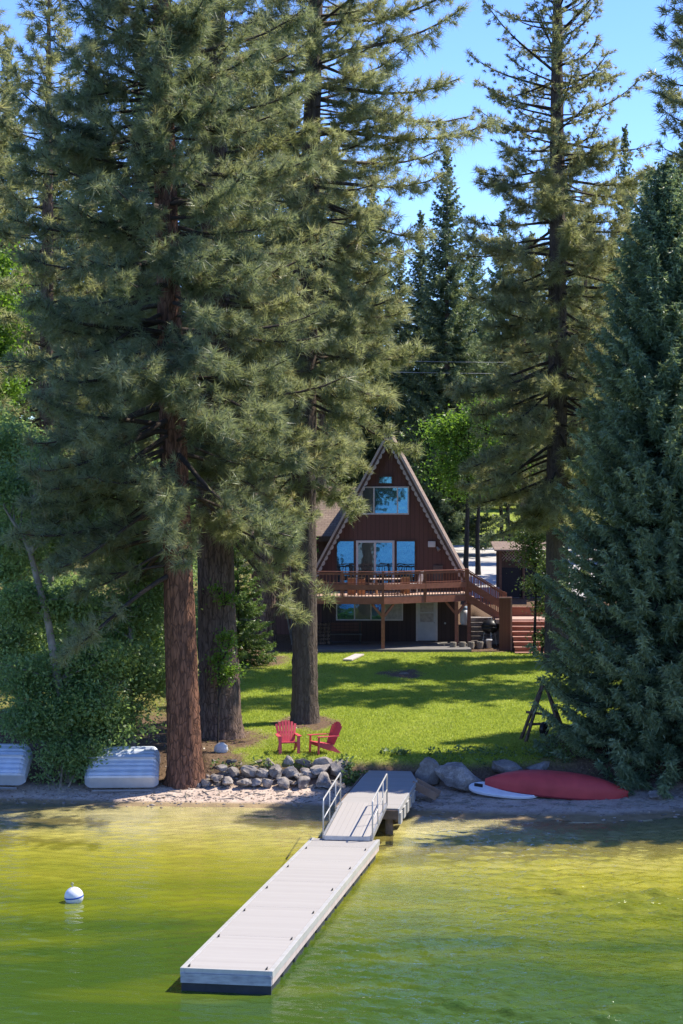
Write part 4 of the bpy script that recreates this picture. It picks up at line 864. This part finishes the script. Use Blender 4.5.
m = MB(); m.prism([(-1.4, -.4, zt - .1), (-1.4, 2.8, zt + .25), (-1.4, 2.8, zt + .33), (-1.4, -.4, zt - .02)], (3.5, 0, 0)); m.build('roof', M['roof_tan'], sh_)

# ------------------------------------------------------------------ log swing frame with hanging tyre
sw = thing('swing_frame', (X(532, 67.6), 67.6, gz(X(532, 67.6), 67.6)), 'leaning log swing frame half hidden by the blue green spruce', 'swing frame')
zz = Z(684, 67.6) - sw.location.z
def px3(px, py, Y=67.6): return (X(px, Y) - sw.location.x, Y - 67.6, Z(py, Y) - sw.location.z)
for a, b in (((519, 740, 67.7), (542, 685, 67.6)), ((524, 743, 67.1), (543, 685, 67.6)), ((562, 741, 67.1), (546, 686, 67.6)), ((568, 740, 67.9), (545, 686, 67.7))):
    p, q = px3(*a), px3(*b); MB().tube([(p[0], p[1], p[2] - .15), ((p[0] + q[0]) / 2 + .02, (p[1] + q[1]) / 2, (p[2] + q[2]) / 2), q], [.065, .058, .05], 9).build('log_leg', M['bark_dark'], sw, smooth=True)
for a, b in (((526, 712, 67.5), (559, 716, 67.5)), ((528, 724.5, 67.5), (562, 722.5, 67.5))): MB().tube([px3(*a), px3(*b)], .045, 8).build('cross_bar', M['bark_dark'], sw)
t = thing('tyre_swing', (0, 0, 0), 'dark tyre hanging from the log swing frame', 'tyre swing'); t.location = (X(544, 67.4), 67.4, Z(729, 67.4)); t.rotation_euler = (R(90), 0, R(60)); 
m = MB()
for i in range(20):
    pass
def torus(r, q, n=20, k=10):
    m = MB(); vs = []; fs = []
    for i in range(n):
        for j in range(k):
            a, b = 2 * math.pi * i / n, 2 * math.pi * j / k; vs.append(((r + q * math.cos(b)) * math.cos(a), (r + q * math.cos(b)) * math.sin(a), q * 1.25 * math.sin(b)))
    for i in range(n):
        for j in range(k): fs.append((i * k + j, ((i + 1) % n) * k + j, ((i + 1) % n) * k + (j + 1) % k, i * k + (j + 1) % k))
    return m.add(vs, fs)
torus(.17, .08).build('tyre', M['black'], t, smooth=True); MB().tube([(0, .2, 0), (0, .62, 0)], .012, 6).build('rope', M['black'], t)

# ------------------------------------------------------------------ red lawn chairs
M['red'] = simple('faded red plastic', (.62, .09, .105), (.52, .065, .08), 5, .5, .15)
def adirondack(loc, rz, lab):
    t = thing('lawn_chair', loc, lab, 'chair', rz, 'red lawn chairs')
    m = MB()
    for i in range(6):                                # seat slats, sloping back
        y = -.30 + i * .105; m.beam((-.26, y, .37 - .018 * i), (.26, y, .37 - .018 * i), .092, .022)
    m.build('seat', M['red'], t)
    m = MB()
    for i in range(7):                                # fan back with a rounded top
        f = (i - 3) / 3; x0 = f * .22; x1 = f * .31; h = .72 - .11 * f * f
        m.beam((x0, .26, .26), (x1, .26 + .30 * h / .72, .26 + h), .078, .02, up=(0, 1, .4))
    m.build('backrest', M['red'], t)
    MB().beam((-.27, .43, .60), (.27, .43, .60), .03, .07).build('back_brace', M['red'], t)
    for sg in (-1, 1):
        m = MB(); m.prism([(sg * .27, -.36, .55), (sg * .40, -.38, .55), (sg * .40, -.2, .55), (sg * .36, .42, .545), (sg * .27, .42, .545)], (0, 0, .025)); m.build('arm', M['red'], t)
        MB().beam((sg * .30, -.32, 0), (sg * .30, -.30, .55), .10, .03, up=(0, 1, 0)).build('leg', M['red'], t)
        m = MB(); m.prism([(sg * .28, -.33, .28), (sg * .28, -.33, .37), (sg * .28, .2, .27), (sg * .28, .52, .0), (sg * .28, .40, .0)], (sg * -.028, 0, 0)); m.build('leg', M['red'], t)
    return t
y = 64.75; x = X(288, y); adirondack((x, y, gz(x, y) + .02), R(10), 'red slatted lawn chair facing the lake, the left one of the pair')
x = X(323, y - .1); adirondack((x, y - .1, gz(x, y - .1) + .02), R(-62), 'red slatted lawn chair turned side-on toward the other chair')

# ------------------------------------------------------------------ shore platform, gangway, floating dock
M['dock'] = plank_mat('pale composite dock boards', (.365, .345, .32), (.30, .28, .26), .145, 'Y', bump=.1, groove=.07)
M['alu'] = simple('white aluminium edge', (.48, .47, .45), (.39, .38, .36), 5, .4, .08, metal=.15)
M['float'] = simple('black float', (.03, .035, .045), (.015, .02, .026), 4, .6, .2)
M['weath'] = simple('weathered grey end boards', (.46, .46, .48), (.22, .22, .25), 7, .8, .4, stretch=(.5, 1, 2))
M['pile'] = simple('brown weathered timber', (.20, .14, .10), (.11, .08, .06), 7, .85, .4)
DA = -math.atan2(2.345, 14.2); DL = 14.45; DW = .925
fd = thing('floating_dock', (-2.25, 39.0, 0), 'long pale floating dock with white metal edges reaching into the lake', 'dock', DA)
seams = [0.0, 2.9, 5.8, 8.7, 11.3, DL - 1.3]
for i in range(len(seams) - 1): MB().box(-DW + .10, DW - .10, seams[i] + .003 + (.07 if i == 0 else 0), seams[i + 1] - .003, .40, .445).build('deck_panel', M['dock'], fd)
m = MB()
for i in range(8): m.box(-DW + .10, DW - .10, DL - 1.3 + i * .158, DL - 1.3 + i * .158 + .145, .40, .445)
m.build('end_slats', M['dock'], fd)
for sg in (-1, 1):
    a, b = sorted((sg * DW, sg * (DW - .095))); MB().box(a, b, 0, DL, .31, .455).build('edge_rail', M['alu'], fd, bevel=.006)
    a, b = sorted((sg * (DW - .015), sg * (DW - .06))); MB().box(a, b, .05, DL - .05, .17, .308).build('side_rail', M['trim'], fd)
MB().box(-DW + .097, DW - .097, 0, .07, .36, .452).build('end_rail', M['alu'], fd)
MB().box(-DW + .02, DW - .02, -.03, .02, .17, .358).build('end_board', M['weath'], fd)
MB().box(-DW + .03, DW - .03, .0, .04, -.1, .198).build('end_fender', M['float'], fd)
for i in range(11):
    y0 = .1 + i * 1.3; MB().box(-DW + .07, DW - .07, y0, y0 + 1.08, -.12, .18).build('float', M['float'], fd, bevel=.03)
for y0 in (.16, 2.75, 5.3, 7.8, 10.4, 12.9):
    for sg in (-1, 1):
        m = MB(); x = sg * (DW - .15); m.box(x - .015, x + .015, y0 - .025, y0 + .025, .446, .467); m.tube([(x, y0 - .07, .475), (x, y0 + .07, .475)], .012, 6); m.build('cleat', M['black'], fd)
pf = thing('shore_platform', (-.155 + .86, 56.35, 0), 'grey boarded fixed pier platform joining the lawn to the dock', 'pier', -math.atan2(.97, 7.3))
PZ = .76; PWL = 7.25
m = MB(); m.prism([(-.86, 0, PZ - .05), (.88, 0, PZ - .05), (.90, 5.4, PZ - .05), (.55, PWL, PZ - .05), (-.82, PWL, PZ - .05)], (0, 0, .05)); m.build('deck_top', plank_mat('grey platform boards', (.36, .34, .325), (.28, .265, .25), .15, 'Y', bump=.3, groove=.35), pf)
MB().box(-.88, .90, -.05, -.002, PZ - .30, PZ - .052).build('front_beam', M['pile'], pf)
MB().box(.885, .93, -.02, 5.4, PZ - .14, PZ - .004).build('side_beam', M['alu'], pf); MB().box(-.91, -.865, -.02, PWL, PZ - .3, PZ - .004).build('side_beam', M['pile'], pf)
for i in range(5): MB().box(.885, .96, .12 + i * .95, .62 + i * .95, PZ - .46, PZ - .142).build('skirt_plate', M['alu'], pf)
for y0 in (.25, 2.6, 4.8):
    for x in (-.6, .62): MB().tube([(x, y0, -.6), (x, y0, PZ - .06)], .11, 10).build('pile', M['pile'], pf)
for x in (-.45, 0, .5): MB().box(x - .05, x + .05, .0, PWL - .1, PZ - .28, PZ - .055).build('joist', M['pile'], pf)
stp = thing('plank_ramp', (X(415, 61.4), 61.4, 0), 'brown plank ramp leaning against the right side of the platform', 'ramp', R(-12))
for y0 in (-.28, .32): MB().beam((-.05, y0, PZ - .05), (.72, y0, .33), .05, .22).build('side_board', simple('tan plank', (.34, .22, .15), (.24, .15, .10)) if y0 < 0 else bpy.data.materials['tan plank'], stp)
for i in range(3): f = (i + .7) / 3.6; MB().box(-.05 + .77 * f - .1, -.05 + .77 * f + .12, -.25, .29, PZ - .1 - .43 * f, PZ - .06 - .43 * f).build('tread', bpy.data.materials['tan plank'], stp)
gw = thing('gangway', (.16, 53.0, .46), 'sloping pale gangway with metal handrails between dock and platform', 'gangway', -math.atan2(.47, 3.42))
GL = 3.45; gsl = math.atan2(.33, GL)
def G(x, y, z): return (x, y, y * math.tan(gsl) + z)
m = MB(); m.prism([G(-.6, .0, .06), G(.6, .0, .06), G(.6, GL, .06), G(-.6, GL, .06)], (0, 0, .045)); m.build('walkway', plank_mat('gangway boards', (.39, .365, .34), (.32, .295, .275), .15, 'X', bump=.3, groove=.3), gw)
MB().box(-.61, .61, -.05, -.002, .0, .10).build('toe_plate', M['steel'], gw)
for sg in (-1, 1):
    MB().beam(G(sg * .64, 0, .06), G(sg * .64, GL, .06), .06, .12).build('side_channel', M['steel'], gw)
    hr = MB(); hr.tube([G(sg * .66, .05, .06), G(sg * .66, .05, 1.0), G(sg * .66, .12, 1.04), G(sg * .66, GL - .1, .95), G(sg * .66, GL - .04, .9), G(sg * .66, GL - .04, .06)], .022, 8); hr.tube([G(sg * .66, .05, .52), G(sg * .66, GL - .04, .50)], .017, 6)
    for f in (.36, .7): hr.tube([G(sg * .66, GL * f, .06), G(sg * .66, GL * f, 1.0)], .016, 6)
    hr.build('handrail', M['alu'], gw, smooth=True)

# ------------------------------------------------------------------ buoy
bu = thing('mooring_buoy', (X(74, 47.4), 47.4, .13), 'white round mooring buoy with a blue stripe floating on the lake', 'buoy'); bu.rotation_euler = (R(6), R(-7), 0)
MB().lathe([(.225 * math.cos(a), .225 * math.sin(a)) for a in np.linspace(-1.5, 1.5, 20)], 28).build('ball', M['white'], bu, smooth=True)
MB().lathe([(.2265 * math.cos(a), .2265 * math.sin(a)) for a in np.linspace(-.06, .10, 5)], 28).build('stripe', simple('blue tape', (.03, .10, .45)), bu, smooth=True)
MB().tube([(0, 0, .22), (0, 0, .27), (.03, 0, .31), (0, 0, .34), (-.03, 0, .31), (0, 0, .27)], .012, 6).build('ring', M['steel'], bu, smooth=True)

# ------------------------------------------------------------------ canoe and white board
def hull(name, L_, B, H_, mat, parent, tipz=.0, n=40, pw=.72, k=14):
    vs = []; fs = []
    for i in range(n + 1):
        u = -1 + 2 * i / n; b = B / 2 * max(.015, (1 - abs(u) ** 2.1)) ** pw; h = H_ * (1 - .62 * abs(u) ** 2.6) ; lift = tipz * abs(u) ** 3
        for j in range(k + 1):
            a = math.pi * j / k; c, s_ = math.cos(a), math.sin(a); vs.append((u * L_ / 2, b * math.copysign(abs(c) ** .75, c), lift + h * abs(s_) ** .8))
    for i in range(n):
        for j in range(k): fs.append((i * (k + 1) + j, i * (k + 1) + j + 1, (i + 1) * (k + 1) + j + 1, (i + 1) * (k + 1) + j))
    return MB().add(vs, fs).build(name, mat, parent, smooth=True)
cn = thing('canoe', (X(556, 61.6), 61.6, gz(X(556, 61.6), 61.6) + .09), 'dull red canoe lying upside down on the beach under the spruce', 'canoe', R(-3)); cn.rotation_euler = (R(7), R(4.4), R(-5))
M['canoe'] = simple('matte red hull', (.50, .06, .06), (.36, .04, .042), 1.6, .55, .5, 5, dist=.03)
hull('hull', 4.4, 1.1, .66, M['canoe'], cn, pw=.8)
m = MB(); pts1 = []
for i in range(31):
    u = -1 + i / 15; pts1.append((u * 2.2, -1.1 / 2 * max(.015, (1 - abs(u) ** 2.1)) ** .8, .0))
m.tube(pts1, .03, 6); m.build('gunwale', simple('dark red gunwale', (.22, .02, .025)), cn, smooth=True)
wb = thing('paddle_board', (X(504, 61.55), 61.55, gz(X(504, 61.55), 61.55) + .13), 'white board with a dark fin slot sticking out under the red canoe', 'paddle board'); wb.rotation_euler = (R(20), R(4), R(-12))
vs = []; n = 40
for i in range(n):
    a = 2 * math.pi * i / n; c, s_ = math.cos(a), math.sin(a); vs.append((1.1 * math.copysign(abs(c) ** .8, c), .40 * math.copysign(abs(s_) ** .9, s_), 0))
MB().prism(vs, (0, 0, .11)).build('board', M['white'], wb, bevel=.025)
MB().beam((-.92, .0, .155), (-.66, -.03, .155), .05, .09).build('fin', M['black'], wb)

# ------------------------------------------------------------------ upturned aluminium boats
M['boat'] = simple('dull aluminium paint', (.56, .60, .66), (.44, .48, .55), 3, .5, .15, metal=.15)
def rowboat(loc, rot, lab, Lb=2.3, B=1.45, fl=.45):
    t = thing('rowboat', loc, lab, 'boat'); t.rotation_euler = rot
    n, k = 26, 30; vs = []; fs = []
    for i in range(n + 1):
        u = -1 + 2 * i / n; ends = max(0, (abs(u) - .80) / .20); b = B / 2 * (1 - .22 * ends ** 2.2); h = fl * (1 - .35 * ends ** 2)
        for j in range(k + 1):
            v = -1 + 2 * j / k; y = b * (math.copysign(min(1, abs(v) * 1.18), v)); z = h if abs(v) < .85 else h * (1 - (abs(v) - .85) / .15)
            z += (.05 * max(0, 1 - abs(v) * 9) + -.03 * (1 if (int((v + 1) * 13) % 3 == 0 and abs(v) < .85) else 0) + .10 * (1 - abs(v)) ** 1) * (1 - ends ** 3); vs.append((u * Lb / 2, y, z))
    for i in range(n):
        for j in range(k): fs.append((i * (k + 1) + j, (i + 1) * (k + 1) + j, (i + 1) * (k + 1) + j + 1, i * (k + 1) + j + 1))
    fs.append(tuple(range(k + 1))[::-1]); fs.append(tuple(n * (k + 1) + j for j in range(k + 1)))
    MB().add(vs, fs).build('hull', M['boat'], t, smooth=False)
    MB().beam((-Lb / 2 + .1, 0, fl + .16), (Lb / 2 - .1, 0, fl + .16), .05, .05).build('keel', M['boat'], t)
    for sg in (-1, 1): MB().beam((-Lb / 2 * .8, sg * B * .60, .0), (Lb / 2 * .8, sg * B * .60, .0), .05, .06).build('gunwale', M['steel'], t)
    return t
b1 = rowboat((X(122, 62.9), 63.15, .78), (R(34), 0, R(2)), 'upturned pale blue aluminium boat left of the red barked pine')
rowboat((X(-8, 62.9), 63.2, .86), (R(34), 0, R(-5)), 'upturned pale blue aluminium boat cut off by the left edge of the picture')
# power lines crossing the gap behind the cabin
for dz, lab in ((0, 'upper power line crossing the gap behind the cabin'), (.75, 'lower power line crossing the gap behind the cabin')):
    m = MB(); z = Z(361, 132) - dz; m.tube([(-6 + i * 3.2, 132 + i * .3, z + .015 * (i - 5) ** 2) for i in range(9)], .018, 5); tag(m.build('power_line', M['steel'], smooth=True), lab, 'cable')
# far grass verge fence rail
fr_ = thing('rail_fence', (9, 151, gz(9, 151)), 'low grey rail fence between driveway and far green lawn', 'fence')
for x in range(-6, 22, 4): MB().box(x - .06, x + .06, -.06, .06, -.1, .8).build('post', M['pile'], fr_)
MB().box(-6.2, 18.2, -.12, -.062, .5, .72).build('rail', M['pile'], fr_)
